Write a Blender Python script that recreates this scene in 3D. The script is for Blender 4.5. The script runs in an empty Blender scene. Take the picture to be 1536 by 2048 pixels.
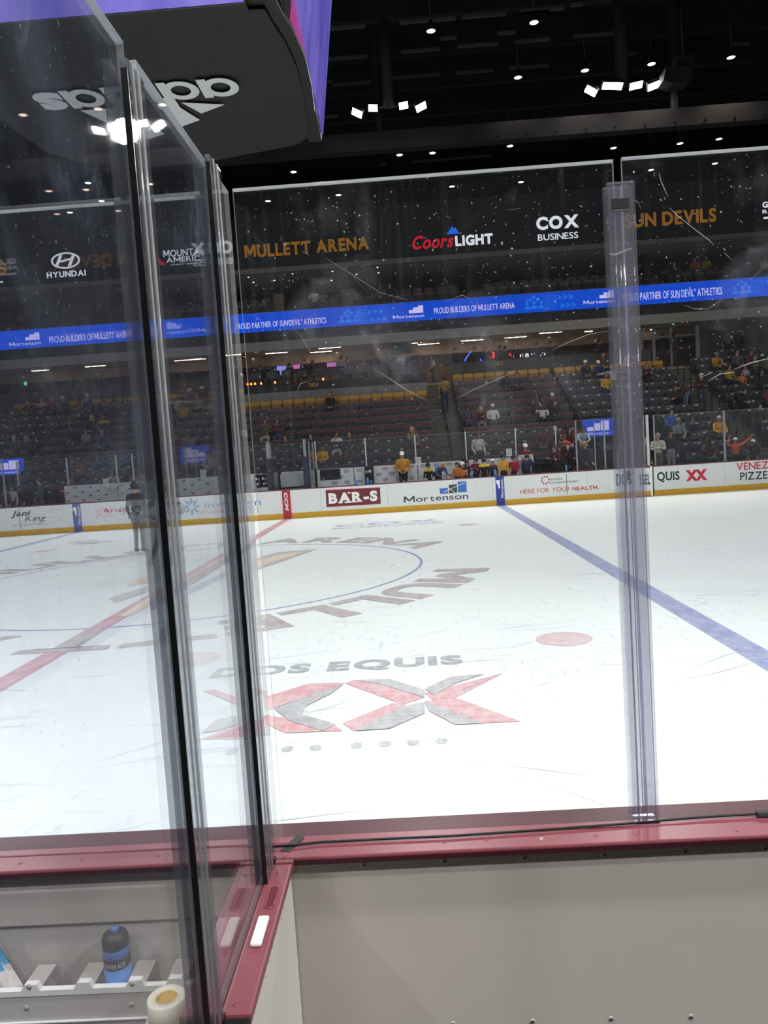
import bpy, bmesh, math, random
import numpy as np
from mathutils import Vector, Matrix
rnd = random.Random(7)
scn = bpy.context.scene
COL = scn.collection
PI = math.pi

# ------------------------------------------------------------------ camera (solved from the rink markings)
CAM = np.array([4.47403, -15.30992, 2.20564]); YAW, PITCH, ROLL, FPX = -0.0335741, -0.0768770, -0.0653611, 1557.82
_f = np.array([math.sin(YAW)*math.cos(PITCH), math.cos(YAW)*math.cos(PITCH), math.sin(PITCH)])
_r0 = np.array([math.cos(YAW), -math.sin(YAW), 0.0]); _u0 = np.cross(_r0, _f)
_r = _r0*math.cos(ROLL)+_u0*math.sin(ROLL); _u = -_r0*math.sin(ROLL)+_u0*math.cos(ROLL)
cd = bpy.data.cameras.new('camera'); cam = bpy.data.objects.new('camera', cd); COL.objects.link(cam)
cd.sensor_fit = 'VERTICAL'; cd.sensor_height = 36.0; cd.lens = FPX/2048*36.0; cd.clip_start = .02; cd.clip_end = 300
M4 = Matrix(((_r[0], _u[0], -_f[0], CAM[0]), (_r[1], _u[1], -_f[1], CAM[1]), (_r[2], _u[2], -_f[2], CAM[2]), (0, 0, 0, 1)))
cam.matrix_world = M4; scn.camera = cam
def ray(u, v): return _f + _r*((u-768)/FPX) - _u*((v-1024)/FPX)
def onY(u, v, y):
    d = ray(u, v); return CAM + d*(y-CAM[1])/d[1]
def onZ(u, v, z=0.0):
    d = ray(u, v); return CAM + d*(z-CAM[2])/d[2]

# ------------------------------------------------------------------ materials
def lin(c):
    if isinstance(c, str):
        c = [int(c[i:i+2], 16)/255 for i in (0, 2, 4)]
        c = [x/12.92 if x <= .04045 else ((x+.055)/1.055)**2.4 for x in c]
    return (c[0], c[1], c[2], 1.0)
_M = {}
class NT:
    def __init__(s, name):
        s.m = bpy.data.materials.new(name); s.m.use_nodes = True; s.t = s.m.node_tree; s.t.nodes.clear()
        s.out = s.n('ShaderNodeOutputMaterial')
    def n(s, typ, **kw):
        x = s.t.nodes.new(typ)
        for k, v in kw.items():
            if k.startswith('i_'):
                key = k[2:]; key = int(key) if key.isdigit() else key.replace('_', ' ')
                if isinstance(v, bpy.types.NodeSocket): s.t.links.new(v, x.inputs[key])
                else: x.inputs[key].default_value = v
            else: setattr(x, k, v)
        return x
    def l(s, a, b): s.t.links.new(a, b)
    def math(s, op, a, b=0.0, c=0.0, clamp=False):
        x = s.n('ShaderNodeMath', operation=op, use_clamp=clamp)
        for i, v in enumerate((a, b, c)):
            if isinstance(v, bpy.types.NodeSocket): s.l(v, x.inputs[i])
            else: x.inputs[i].default_value = v
        return x.outputs[0]
    def noise(s, scale, detail=3, rough=.5, vec=None, stretch=None, dist=0.0):
        tc = s.n('ShaderNodeTexCoord').outputs['Object'] if vec is None else vec
        if stretch:
            mp = s.n('ShaderNodeMapping', i_Vector=tc); mp.inputs['Scale'].default_value = stretch[:3]
            if len(stretch) > 3: mp.inputs['Rotation'].default_value = (0, 0, stretch[3])
            tc = mp.outputs[0]
        x = s.n('ShaderNodeTexNoise', i_Vector=tc, i_Scale=scale, i_Detail=detail, i_Roughness=rough, i_Distortion=dist)
        return x.outputs['Fac']
    def ramp(s, fac, a, b):
        x = s.n('ShaderNodeMapRange', i_Value=fac, i_1=a, i_2=b); x.clamp = True
        return x.outputs[0]
    def mixc(s, fac, a, b):
        x = s.n('ShaderNodeMix', data_type='RGBA')
        for sock, v in ((x.inputs[0], fac), (x.inputs[6], a), (x.inputs[7], b)):
            if isinstance(v, bpy.types.NodeSocket): s.l(v, sock)
            else: sock.default_value = v
        return x.outputs[2]
    def mixs(s, fac, a, b):
        x = s.n('ShaderNodeMixShader')
        if isinstance(fac, bpy.types.NodeSocket): s.l(fac, x.inputs[0])
        else: x.inputs[0].default_value = fac
        s.l(a, x.inputs[1]); s.l(b, x.inputs[2]); return x.outputs[0]
    def done(s, sh): s.l(sh, s.out.inputs[0]); return s.m
def mat(name, col, rough=.5, var=.12, scale=6.0, metal=0.0, spec=.4, emit=0.0, bump=0.0):
    if name in _M: return _M[name]
    t = NT(name); c = lin(col)
    nz = t.noise(scale, 4)
    lo = tuple(x*(1-var) for x in c[:3])+(1,); hi = tuple(min(1, x*(1+var)) for x in c[:3])+(1,)
    cc = t.mixc(nz, lo, hi)
    p = t.n('ShaderNodeBsdfPrincipled', i_Roughness=rough, i_Metallic=metal)
    p.inputs['Specular IOR Level'].default_value = spec
    t.l(cc, p.inputs['Base Color'])
    if emit: t.l(cc, p.inputs['Emission Color']); p.inputs['Emission Strength'].default_value = emit
    if bump:
        b = t.n('ShaderNodeBump', i_Strength=bump, i_Height=nz); t.l(b.outputs[0], p.inputs['Normal'])
    _M[name] = t.done(p.outputs[0]); return _M[name]
def glow(name, col, strength):
    if name in _M: return _M[name]
    t = NT(name); nz = t.noise(3.0); c = lin(col)
    e = t.n('ShaderNodeEmission', i_Strength=strength); t.l(t.mixc(nz, tuple(x*.96 for x in c[:3])+(1,), c), e.inputs[0])
    _M[name] = t.done(e.outputs[0]); return _M[name]
def schlick(t, f0=.045):
    g = t.n('ShaderNodeNewGeometry')
    dp = t.n('ShaderNodeVectorMath', operation='DOT_PRODUCT'); t.l(g.outputs['Normal'], dp.inputs[0]); t.l(g.outputs['Incoming'], dp.inputs[1])
    k = t.math('POWER', t.math('SUBTRACT', 1.0, t.math('ABSOLUTE', dp.outputs['Value'])), 5.0)
    return t.math('ADD', t.math('MULTIPLY', k, 1-f0), f0, clamp=True)
def clear(name, tint, haze, smear=.0, speck=.0, seed=0.0, top=None, hazecol='d8dce6', f0=.04):
    """see-through plastic sheet: clean surface reflection + scuffs and dried smears that scatter light"""
    if name in _M: return _M[name]
    t = NT(name)
    tc = t.n('ShaderNodeTexCoord').outputs['Object']
    mp = t.n('ShaderNodeMapping', i_Vector=tc); mp.inputs['Location'].default_value = (seed, seed*.7, seed*1.3); v = mp.outputs[0]
    a = t.ramp(t.noise(2.2, 5, .62, v, dist=.6), .52, .80)
    b = t.ramp(t.noise(11.0, 4, .6, v, (1, 1, .55), dist=1.2), .56, .78)
    c = t.ramp(t.noise(85.0, 2, .5, v), .69, .76)
    d = t.ramp(t.noise(30.0, 2, .5, v, (1, 1, .04)), .60, .78)
    sm = t.math('ADD', t.math('MULTIPLY', a, .22), t.math('ADD', t.math('MULTIPLY', t.math('MULTIPLY', b, a), 1.2), t.math('MULTIPLY', d, .06)))
    dirt = t.math('ADD', t.math('MULTIPLY', sm, smear), t.math('MULTIPLY', c, speck))
    if top is not None:
        z = t.n('ShaderNodeSeparateXYZ'); t.l(t.n('ShaderNodeNewGeometry').outputs['Position'], z.inputs[0])
        dirt = t.math('MULTIPLY', dirt, t.ramp(z.outputs[2], top[0], top[1]))
    fac = t.math('ADD', dirt, haze, clamp=True)
    tr = t.n('ShaderNodeBsdfTransparent'); tr.inputs[0].default_value = lin(tint)
    gl = t.n('ShaderNodeBsdfGlossy', i_Roughness=.02)
    df = t.n('ShaderNodeBsdfDiffuse'); df.inputs[0].default_value = lin(hazecol)
    tl = t.n('ShaderNodeBsdfTranslucent'); tl.inputs[0].default_value = lin(hazecol)
    sc = t.mixs(.5, df.outputs[0], tl.outputs[0])
    body = t.mixs(fac, tr.outputs[0], sc)
    _M[name] = t.done(t.mixs(schlick(t, f0), body, gl.outputs[0])); return _M[name]

# ------------------------------------------------------------------ mesh building
class MB:
    def __init__(s): s.v, s.f, s.m, s.sm = [], [], [], []
    def add(s, verts, faces, mi=0, smooth=False):
        o = len(s.v); s.v += [tuple(map(float, p)) for p in verts]
        for f in faces: s.f.append(tuple(o+i for i in f)); s.m.append(mi); s.sm.append(smooth)
        return s
    def box(s, x0, x1, y0, y1, z0, z1, mi=0, mis=None):
        v = [(x, y, z) for z in (z0, z1) for y in (y0, y1) for x in (x0, x1)]
        f = [(0, 2, 3, 1), (4, 5, 7, 6), (0, 1, 5, 4), (2, 6, 7, 3), (0, 4, 6, 2), (1, 3, 7, 5)]  # -z +z -y +y -x +x
        o = len(s.v); s.v += v
        for k, q in enumerate(f): s.f.append(tuple(o+i for i in q)); s.m.append(mis[k] if mis else mi); s.sm.append(False)
        return s
    def bbox(s, x0, x1, y0, y1, z0, z1, r=.01, mi=0):
        """box with chamfered edges"""
        bm = bmesh.new(); bmesh.ops.create_cube(bm, size=1.0)
        bmesh.ops.scale(bm, vec=(x1-x0, y1-y0, z1-z0), verts=bm.verts); bmesh.ops.translate(bm, vec=((x0+x1)/2, (y0+y1)/2, (z0+z1)/2), verts=bm.verts)
        bmesh.ops.bevel(bm, geom=bm.edges[:], offset=r, segments=2, affect='EDGES', profile=.6)
        return s.bm(bm, mi, False)
    def bm(s, bm, mi=0, smooth=True, M=None):
        if M is not None: bmesh.ops.transform(bm, matrix=M, verts=bm.verts)
        bm.verts.index_update(); s.add([v.co for v in bm.verts], [[v.index for v in f.verts] for f in bm.faces], mi, smooth); bm.free(); return s
    def tube(s, pts, r, n=8, mi=0, cap=True, smooth=True):
        pts = [Vector(p) for p in pts]; rs = r if isinstance(r, (list, tuple)) else [r]*len(pts)
        rings = []; up = None
        for i, p in enumerate(pts):
            d = (pts[min(i+1, len(pts)-1)]-pts[max(i-1, 0)]).normalized()
            if up is None: up = d.orthogonal().normalized()
            up = (up-d*up.dot(d)).normalized() if (up-d*up.dot(d)).length > 1e-6 else d.orthogonal().normalized()
            w = d.cross(up)
            rings.append([p+(up*math.cos(2*PI*k/n)+w*math.sin(2*PI*k/n))*rs[i] for k in range(n)])
        v = [q for R in rings for q in R]; f = []
        for i in range(len(pts)-1):
            for k in range(n): f.append((i*n+k, i*n+(k+1) % n, (i+1)*n+(k+1) % n, (i+1)*n+k))
        if cap: f.append(tuple(range(n-1, -1, -1))); f.append(tuple((len(pts)-1)*n+k for k in range(n)))
        return s.add(v, f, mi, smooth)
    def lathe(s, prof, n=20, c=(0, 0, 0), mi=0, smooth=True, M=None):
        v = [];  f = []
        for (r, z) in prof:
            for k in range(n): v.append(Vector((r*math.cos(2*PI*k/n), r*math.sin(2*PI*k/n), z)))
        if M is not None: v = [M @ q for q in v]
        v = [q+Vector(c) for q in v]
        for i in range(len(prof)-1):
            for k in range(n): f.append((i*n+k, i*n+(k+1) % n, (i+1)*n+(k+1) % n, (i+1)*n+k))
        return s.add(v, f, mi, smooth)
    def ell(s, c, r, n=12, m=8, mi=0, M=None):
        bm = bmesh.new(); bmesh.ops.create_uvsphere(bm, u_segments=n, v_segments=m, radius=1)
        T = Matrix.Translation(c) @ (M if M is not None else Matrix()) @ Matrix.Diagonal((*r, 1))
        return s.bm(bm, mi, True, T)
    def prism(s, poly, fn, d0, d1, mi=0):
        """polygon (2-D) swept between depths d0, d1; fn(a, b, d) -> point"""
        n = len(poly); v = [fn(a, b, d0) for a, b in poly]+[fn(a, b, d1) for a, b in poly]
        f = [tuple(range(n-1, -1, -1)), tuple(range(n, 2*n))]+[(i, (i+1) % n, n+(i+1) % n, n+i) for i in range(n)]
        return s.add(v, f, mi)
    def flat(s, poly3, mi=0): return s.add(poly3, [tuple(range(len(poly3)))], mi)
    def xf(s, M): s.v = [tuple(M @ Vector(p)) for p in s.v]; return s
    def mesh(s, name, mats, off=(0, 0, 0)):
        me = bpy.data.meshes.new(name)
        me.from_pydata([(a-off[0], b-off[1], c-off[2]) for a, b, c in s.v], [], s.f)
        for m in (mats if isinstance(mats, (list, tuple)) else [mats]): me.materials.append(m)
        me.polygons.foreach_set('material_index', s.m); me.polygons.foreach_set('use_smooth', s.sm); me.update(); return me
    def build(s, name, mats, parent=None):
        off = Vector((0, 0, 0)); p = parent
        while p is not None: off += p.location; p = p.parent
        o = bpy.data.objects.new(name, s.mesh(name, mats, off)); COL.objects.link(o); o.parent = parent; return o
def props(o, label=None, cat=None, group=None, kind=None):
    for k, v in (('label', label), ('category', cat), ('group', group), ('kind', kind)):
        if v: o[k] = v
    return o
def thing(name, label, cat, loc=(0, 0, 0), rz=0.0, group=None, kind=None):
    o = bpy.data.objects.new(name, None); COL.objects.link(o); o.location = loc; o.rotation_euler = (0, 0, rz); o.empty_display_size = .1
    return props(o, label, cat, group, kind)
def struct(name, mb, mats, label=None): return props(mb.build(name, mats), label or None, None, None, 'structure')
def leaf(name, parent, mesh):
    o = bpy.data.objects.new(name, mesh); COL.objects.link(o); o.parent = parent; return o
def dup(root, loc, rz=0.0, label=None, group=None):
    r = root.copy(); COL.objects.link(r); r.location = loc; r.rotation_euler = (0, 0, rz)
    if label: r['label'] = label
    if group: r['group'] = group
    for ch in root.children:
        c = ch.copy(); COL.objects.link(c); c.parent = r
        for g in ch.children:
            d = g.copy(); COL.objects.link(d); d.parent = c
    return r
# ---- lettering
_T = {}
def glyph(ch, bold, shear):
    k = (ch, bold, shear)
    if k not in _T:
        if ch == 'M':       # drawn by hand: the built-in letter folds over itself when thickened
            w, h, t = .80, .729, .10+2*bold; P = [(0, 0), (t, 0), (t, h-.30), (w/2-t*.42, .14), (w/2+t*.42, .14), (w-t, h-.30), (w-t, 0), (w, 0), (w, h), (w-t*1.15, h), (w/2, .14+t*1.3), (t*1.15, h), (0, h)]
            _T[k] = ([(x+shear*y, y) for x, y in P], [(0, 1, 2, 11, 12), (2, 3, 10, 11), (3, 4, 10), (4, 5, 9, 10), (5, 6, 7, 8, 9)])
        else:
            cu = bpy.data.curves.new('t', 'FONT'); cu.body = ch; cu.size = 1; cu.offset = bold; cu.shear = shear; cu.resolution_u = 4
            o = bpy.data.objects.new('t', cu); me = o.to_mesh()
            _T[k] = ([(p.co.x, p.co.y) for p in me.vertices], [tuple(p.vertices) for p in me.polygons]); o.to_mesh_clear(); bpy.data.objects.remove(o); bpy.data.curves.remove(cu)
    return _T[k]
def glyphs(s, bold=0.0, shear=0.0, space=1.0):
    V_, F_, x = [], [], 0.0
    for ch in s:
        if ch == ' ': x += .30*space; continue
        v, f = glyph(ch, bold, 0.0); x0 = min(p[0] for p in v); o = len(V_)
        V_ += [(p[0]-x0+x+shear*p[1], p[1]) for p in v]; F_ += [tuple(o+i for i in q) for q in f]
        x += max(p[0] for p in v)-x0+.075*space
    xs = [p[0] for p in V_]; ys = [p[1] for p in V_]
    return V_, F_, min(xs), max(xs), min(ys), max(ys)
def lettering(mb, s, fn, bold=.0, shear=0.0, mi=0, space=1.0):
    """letters mapped from the unit square through fn(a, b) -> point"""
    v, f, x0, x1, y0, y1 = glyphs(s, bold, shear, space)
    mb.add([fn((p[0]-x0)/(x1-x0), (p[1]-y0)/(y1-y0)) for p in v], f, mi); return mb
def rectY(u0, v0, u1, v1, y):
    """pixel lower-left and upper-right corner of a sign that lies on the vertical plane y -> x0, z0, x1, z1"""
    a, b = onY(u0, v0, y), onY(u1, v1, y); return a[0], a[2], b[0], b[2]
def sign(mb, s, r, y, bold=.0, shear=0.0, mi=0, space=1.0):
    x0, z0, x1, z1 = r
    return lettering(mb, s, lambda a, b: (x0+a*(x1-x0), y, z0+b*(z1-z0)), bold, shear, mi, space)
def polyY(mb, pts, y, mi=0): return mb.flat([tuple(onY(u, v, y)) for u, v in pts], mi)
def polyZ(mb, pts, z, mi=0): return mb.flat([tuple(onZ(u, v, z)) for u, v in pts], mi)
NUMS = 'first second third fourth fifth sixth seventh eighth ninth tenth eleventh twelfth thirteenth fourteenth fifteenth sixteenth seventeenth eighteenth nineteenth twentieth twenty-first twenty-second'.split()
# ------------------------------------------------------------------ people: one continuous body per pose (front = -Y, floor/seat base at z 0)
SKIN, TOP, LEGS, SHOE, DARK, TRIM = range(6)
def V(*a): return Vector(a)
def body(name, pel, chest, neck, head, arms, legs, tilt=0.0, turn=0.0, voxel=.017, bulk=1.0, seated=False):
    """pel, chest, neck, head: points; arms: two (shoulder, elbow, wrist, curl-direction); legs: two (hip, knee, ankle, toe)"""
    prim, seg = MB(), []
    def limb(a, b, ra, rb, m, steps=5):
        a, b = V(*a), V(*b); d = (b-a).normalized()
        pts = [a-d*ra*.7, a-d*ra*.35]+[a.lerp(b, i/steps) for i in range(steps+1)]+[b+d*rb*.35, b+d*rb*.7]
        rs = [ra*.45, ra*.85]+[ra+(rb-ra)*i/steps for i in range(steps+1)]+[rb*.85, rb*.45]
        prim.tube(pts, rs, 12); seg.append((a, b, ra, rb, m))
    def ell(c, r, m, M=None): prim.ell(c, r, 16, 10, M=M); seg.append((V(*c), V(*c)+V(0, 0, .001), max(r)*.9, max(r)*.9, m))
    def lerp(a, b, t): return V(*a).lerp(V(*b), t)
    up = (V(*chest)-V(*pel)).normalized(); q = V(0, 0, 1).rotation_difference(up).to_matrix().to_4x4()
    k = bulk
    ell(pel, (.168*k, .118*k, .13), LEGS, q)
    ell(lerp(pel, chest, .42), (.150*k, .112*k, .15), TOP, q)
    ell(lerp(pel, chest, .85), (.170*k, .118*k, .19), TOP, q)
    sh0, sh1 = V(*arms[0][0]), V(*arms[1][0])
    limb(sh0.lerp(sh1, .12), sh0.lerp(sh1, .88), .068, .068, TOP)
    limb(chest, lerp(chest, neck, .9), .10, .058, TOP)
    limb(neck, head, .055, .052, SKIN)
    for S, E, W, g in arms:
        limb(S, E, .060*k, .046*k, TOP); limb(E, W, .046*k, .032, TOP)
    for H, K, A, Tt in legs:
        limb(H, K, .088*k, .060, LEGS, 6); limb(K, A, .060, .042, LEGS, 6)
        limb(lerp(A, Tt, -.25)-V(0, 0, .035), Tt, .042, .036, SHOE)
    # head: skull, jaw, nose, ears
    R = Matrix.Rotation(turn, 4, 'Z') @ Matrix.Rotation(tilt, 4, 'X'); Hc = V(*head)
    def hp(x, y, z): return Hc+(R @ V(x, y, z))
    ell(hp(0, .012, .03), (.077, .095, .098), SKIN, R); ell(hp(0, -.022, -.035), (.060, .070, .072), SKIN, R)
    ell(hp(0, -.090, -.010), (.015, .020, .026), SKIN, R)
    for sx in (-1, 1): ell(hp(sx*.078, .012, -.002), (.012, .020, .030), SKIN, R)
    hands = []
    for S, E, W, g in arms:     # palm
        d = (V(*W)-V(*E)).normalized(); gd = V(*g).normalized()
        ell(V(*W)+d*.052, (.040, .020, .055), SKIN, V(0, 0, 1).rotation_difference(d).to_matrix().to_4x4()); hands.append((V(*W), d, gd))
    me = prim.mesh(name+'_cage', []); o = bpy.data.objects.new('c', me); COL.objects.link(o)
    rm = o.modifiers.new('r', 'REMESH'); rm.mode = 'VOXEL'; rm.voxel_size = voxel; rm.use_smooth_shade = True
    sm = o.modifiers.new('s', 'SMOOTH'); sm.factor = .5; sm.iterations = 2
    dg = bpy.context.evaluated_depsgraph_get(); ev = o.evaluated_get(dg); m2 = ev.to_mesh()
    vs = np.empty(len(m2.vertices)*3, dtype=np.float32); m2.vertices.foreach_get('co', vs); vs = vs.reshape(-1, 3)
    fs = [tuple(p.vertices) for p in m2.polygons]; ev.to_mesh_clear(); bpy.data.objects.remove(o); bpy.data.meshes.remove(me)
    cen = np.array([vs[list(f)].mean(0) for f in fs])
    best = np.full(len(fs), 9e9); mi = np.zeros(len(fs), int)
    for a, b, ra, rb, m in seg:
        a, b = np.array(a), np.array(b); ab = b-a; t = np.clip(((cen-a)@ab)/max(ab@ab, 1e-9), 0, 1)
        d = np.linalg.norm(cen-a-t[:, None]*ab, axis=1)/(ra+(rb-ra)*t); w = d < best; best[w] = d[w]; mi[w] = m
    yoke = (mi == TOP) & ((cen[:, 2] > neck[2]-.13) | (np.linalg.norm(cen-np.array(arms[0][2]), axis=1) < .10) | (np.linalg.norm(cen-np.array(arms[1][2]), axis=1) < .10))
    mi[yoke] = TRIM
    out = MB(); out.v = [tuple(map(float, p)) for p in vs]; out.f = fs; out.m = [int(x) for x in mi]; out.sm = [True]*len(fs)
    for W, d, g in hands:       # four fingers of unequal length and a thumb, gently curled
        s = d.cross(g).normalized(); base = W+d*.088
        for i, (off, L) in enumerate(((-.027, .060), (-.009, .072), (.009, .068), (.026, .052))):
            p0 = base+s*off-d*.012; p1 = p0+d*L*.5+g*L*.12; p2 = p1+d*L*.32+g*L*.36; p3 = p2+d*L*.08+g*L*.30
            out.tube([p0, p1, p2, p3], [.0092, .0088, .008, .0055], 6, SKIN)
        t0 = W+d*.035+s*.030; out.tube([t0, t0+s*.022+d*.022+g*.008, t0+s*.026+d*.052+g*.022], [.011, .010, .007], 6, SKIN)
    for sx in (-1, 1): out.ell(hp(sx*.031, -.082, .022), (.013, .008, .008), 6, 4, DARK, R)
    out.ell(hp(0, -.089, -.050), (.024, .006, .006), 6, 4, DARK, R)
    return out.mesh(name, [None]*6), Hc, R
BODY = {}
def mk(key, *a, **k): BODY[key] = body('body', *a, **k)
def seat_legs(w=.11, fw=.03, kz=.50): return [((s*.085, -.05, .50), (s*w, -.43, kz), (s*(w+fw), -.41, .06), (s*(w+fw+.02), -.55, .005)) for s in (-1, 1)]
sitP = ((0, .05, .53), (0, .09, .93), (0, .075, 1.06), (0, .04, 1.21))
mk('sit', *sitP, [((s*.185, .08, 1.005), (s*.235, -.03, .74), (s*.10, -.27, .64), (0, 0, -1)) for s in (-1, 1)], seat_legs(), tilt=.10)
mk('tray', *sitP, [((s*.185, .08, 1.005), (s*.25, -.06, .76), (s*.14, -.32, .68), (-s*.7, 0, .5)) for s in (-1, 1)], seat_legs(.09), tilt=.35)
mk('chin', *sitP, [((-.185, .08, 1.005), (-.24, -.10, .80), (-.06, -.12, 1.07), (.3, -.5, .3)), ((.185, .08, 1.005), (.25, -.04, .75), (-.02, -.26, .76), (0, 0, -1))], seat_legs(.15, .06), tilt=.05, turn=.25)
mk('cross', *sitP, [((-.185, .08, 1.005), (-.26, -.05, .78), (.08, -.17, .80), (0, -.3, -1)), ((.185, .08, 1.005), (.26, -.05, .78), (-.08, -.20, .84), (0, -.3, -1))], seat_legs(.12), turn=-.2)
mk('lean', (0, .05, .53), (0, -.10, .88), (0, -.16, 1.00), (0, -.24, 1.13), [((s*.185, -.12, .95), (s*.22, -.36, .72), (s*.06, -.48, .62), (0, -.3, -1)) for s in (-1, 1)], seat_legs(), tilt=.3)
mk('side', (0, .05, .53), (-.03, .07, .93), (-.05, .06, 1.06), (-.08, .02, 1.20), [((-.215, .05, 1.0), (-.30, -.14, .80), (-.34, -.38, .84), (0, 0, -1)), ((.155, .09, 1.01), (.23, -.04, .74), (.05, -.27, .64), (0, 0, -1))], seat_legs(), turn=-1.0)
mk('wide', *sitP, [((-.185, .08, 1.005), (-.42, .06, .97), (-.66, .02, .96), (0, 0, -1)), ((.185, .08, 1.005), (.40, .06, .98), (.64, .02, 1.0), (0, 0, -1))], seat_legs(), turn=.2)
def st_legs(w=.09, st=0.0): return [((s*.085, 0, .92), (s*w, -.02+s*st*.5, .50), (s*(w+.01), .02+s*st, .09), (s*(w+.04), -.14+s*st, .04)) for s in (-1, 1)]
stP = ((0, 0, .95), (0, .01, 1.33), (0, .005, 1.475), (0, -.02, 1.63))
mk('stand', *stP, [((s*.19, .01, 1.425), (s*.245, .02, 1.13), (s*.235, -.06, .87), (-s*.3, -.6, -.3)) for s in (-1, 1)], st_legs())
mk('pocket', *stP, [((s*.19, .01, 1.425), (s*.28, .04, 1.15), (s*.13, -.15, 1.03), (-s, 0, 0)) for s in (-1, 1)], st_legs(), tilt=.15, bulk=1.12)
mk('fold', *stP, [((-.19, .01, 1.425), (-.26, -.06, 1.17), (.10, -.18, 1.20), (0, -.3, -1)), ((.19, .01, 1.425), (.26, -.06, 1.17), (-.10, -.21, 1.24), (0, -.3, -1))], st_legs(), turn=-.9)
mk('look', *stP, [((s*.19, .01, 1.425), (s*.245, .03, 1.14), (s*.20, -.16, .95), (-s*.3, -.6, -.3)) for s in (-1, 1)], st_legs(), turn=.8)
mk('walk', *stP, [((-.19, .01, 1.425), (-.25, -.06, 1.14), (-.24, -.24, .95), (0, 0, -1)), ((.19, .01, 1.425), (.25, .10, 1.15), (.25, .08, .88), (0, -.5, -.5))], st_legs(.09, .20))
mk('carry', *stP, [((s*.19, .01, 1.425), (s*.25, -.02, 1.15), (s*.10, -.28, 1.16), (0, -.2, 1)) for s in (-1, 1)], st_legs(), tilt=.1)
mk('armsup', *stP, [((-.19, .01, 1.425), (-.36, -.05, 1.50), (-.30, -.10, 1.78), (0, -1, 0)), ((.19, .01, 1.425), (.43, -.05, 1.56), (.62, -.12, 1.76), (0, -1, 0))], st_legs())
mk('bend', (0, .10, .92), (0, -.18, 1.12), (0, -.30, 1.17), (0, -.43, 1.22), [((s*.19, -.22, 1.14), (s*.24, -.32, .88), (s*.14, -.50, .78), (0, -.3, -1)) for s in (-1, 1)], st_legs(), tilt=.5)
mk('skate', (0, .05, .96), (.03, -.08, 1.32), (.04, -.12, 1.455), (.05, -.17, 1.60), [((-.16, -.08, 1.41), (-.42, .03, 1.22), (-.19, -.10, 1.02), (.7, -.2, -.4)), ((.22, -.08, 1.41), (.46, .05, 1.20), (.21, -.08, 1.02), (-.7, -.2, -.4))],
   [((-.09, .03, .93), (-.10, -.06, .52), (-.06, .06, .14), (-.07, -.14, .09)), ((.09, .03, .93), (.30, -.18, .54), (.44, -.06, .14), (.47, -.26, .09))], tilt=.1, turn=.2, bulk=1.15)

CLOTH = {}
def cloth(c):
    if c not in CLOTH: CLOTH[c] = mat('fabric_'+c, c, .85, .22, 22.0, bump=.15)
    return CLOTH[c]
SK = {'l': mat('skin_light', 'c69478', .55, .08, 9), 'm': mat('skin_tan', 'a8744f', .55, .08, 9), 'd': mat('skin_dark', '6b452f', .55, .08, 9)}
M_DARK = mat('eye_dark', '1c1412', .4)
def hairmesh(style):
    mb = MB()
    if style in ('short', 'long', 'pony', 'curly', 'bun'):
        bm = bmesh.new(); bmesh.ops.create_uvsphere(bm, u_segments=18, v_segments=12, radius=1)
        for v in bm.verts:
            v.co = Vector((v.co.x*.088, v.co.y*.106+.018, v.co.z*.108+.035)); 
            if v.co.y < -.045 and v.co.z < .085: v.co.y = -.045
            if v.co.z < -.03: v.co.z = -.03-(.02 if v.co.y > 0 else 0)
        mb.bm(bm)
    if style == 'long':
        for i in range(9):
            a = -1.25+i*2.5/8; x, y = math.sin(a)*.085, .02+math.cos(a)*.085
            mb.tube([(x, y, .05), (x*1.15, y*1.05+.01, -.07), (x*1.15, y+.015, -.19), (x*.95, y+.01, -.27)], [.03, .034, .032, .012], 8)
    if style in ('pony', 'bun'): mb.tube([(0, .10, .08), (0, .16, .07), (0, .17, -.03), (0, .15, -.15)], [.03, .038, .034, .01], 8)
    if style == 'curly':
        q = random.Random(3)
        for i in range(40):
            a, b = q.uniform(0, 2*PI), q.uniform(-.2, 1.4); x, y, z = math.cos(a)*math.cos(b)*.098, .03+math.sin(a)*math.cos(b)*.11, .03+math.sin(b)*.11
            if y > -.06 or z > .08: mb.ell((x, y, z), (.028, .028, .028), 6, 5)
    return mb.mesh('hair', [None])
HAIR = {s: hairmesh(s) for s in ('short', 'long', 'pony', 'curly')}
def capmesh():
    mb = MB(); prof = [(.004, .150), (.045, .143), (.075, .118), (.092, .080), (.096, .045), (.090, .042)]
    mb.lathe(prof, 18, (0, .012, 0), 0, True, Matrix.Diagonal((.96, 1.1, 1, 1)))
    n = 10; v = []
    for i in range(n+1):
        a = PI+PI*i/n; v.append((math.cos(a)*.088, -.045+math.sin(a)*.05, .058)); v.append((math.cos(a)*.082, -.085+math.sin(a)*.095, .046-.01*math.sin(-a)))
    mb.add([(x, y, z+.004) for x, y, z in v]+[(x, y, z-.004) for x, y, z in v], [(2*i, 2*i+1, 2*i+3, 2*i+2) for i in range(n)]+[(2*n+2+2*i, 2*n+4+2*i, 2*n+5+2*i, 2*n+3+2*i) for i in range(n)]+[(2*i+1, 2*n+3+2*i, 2*n+5+2*i, 2*i+3) for i in range(n)], 0, True)
    mb.ell((0, .012, .15), (.010, .010, .006), 8, 5, 0); return mb.mesh('cap', [None])
def beaniemesh():
    return MB().lathe([(.004, .165), (.05, .155), (.085, .115), (.100, .06), (.104, .03), (.098, .012), (.092, .012)], 18, (0, .012, 0), 0, True, Matrix.Diagonal((.95, 1.08, 1, 1))).mesh('cap', [None])
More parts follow.
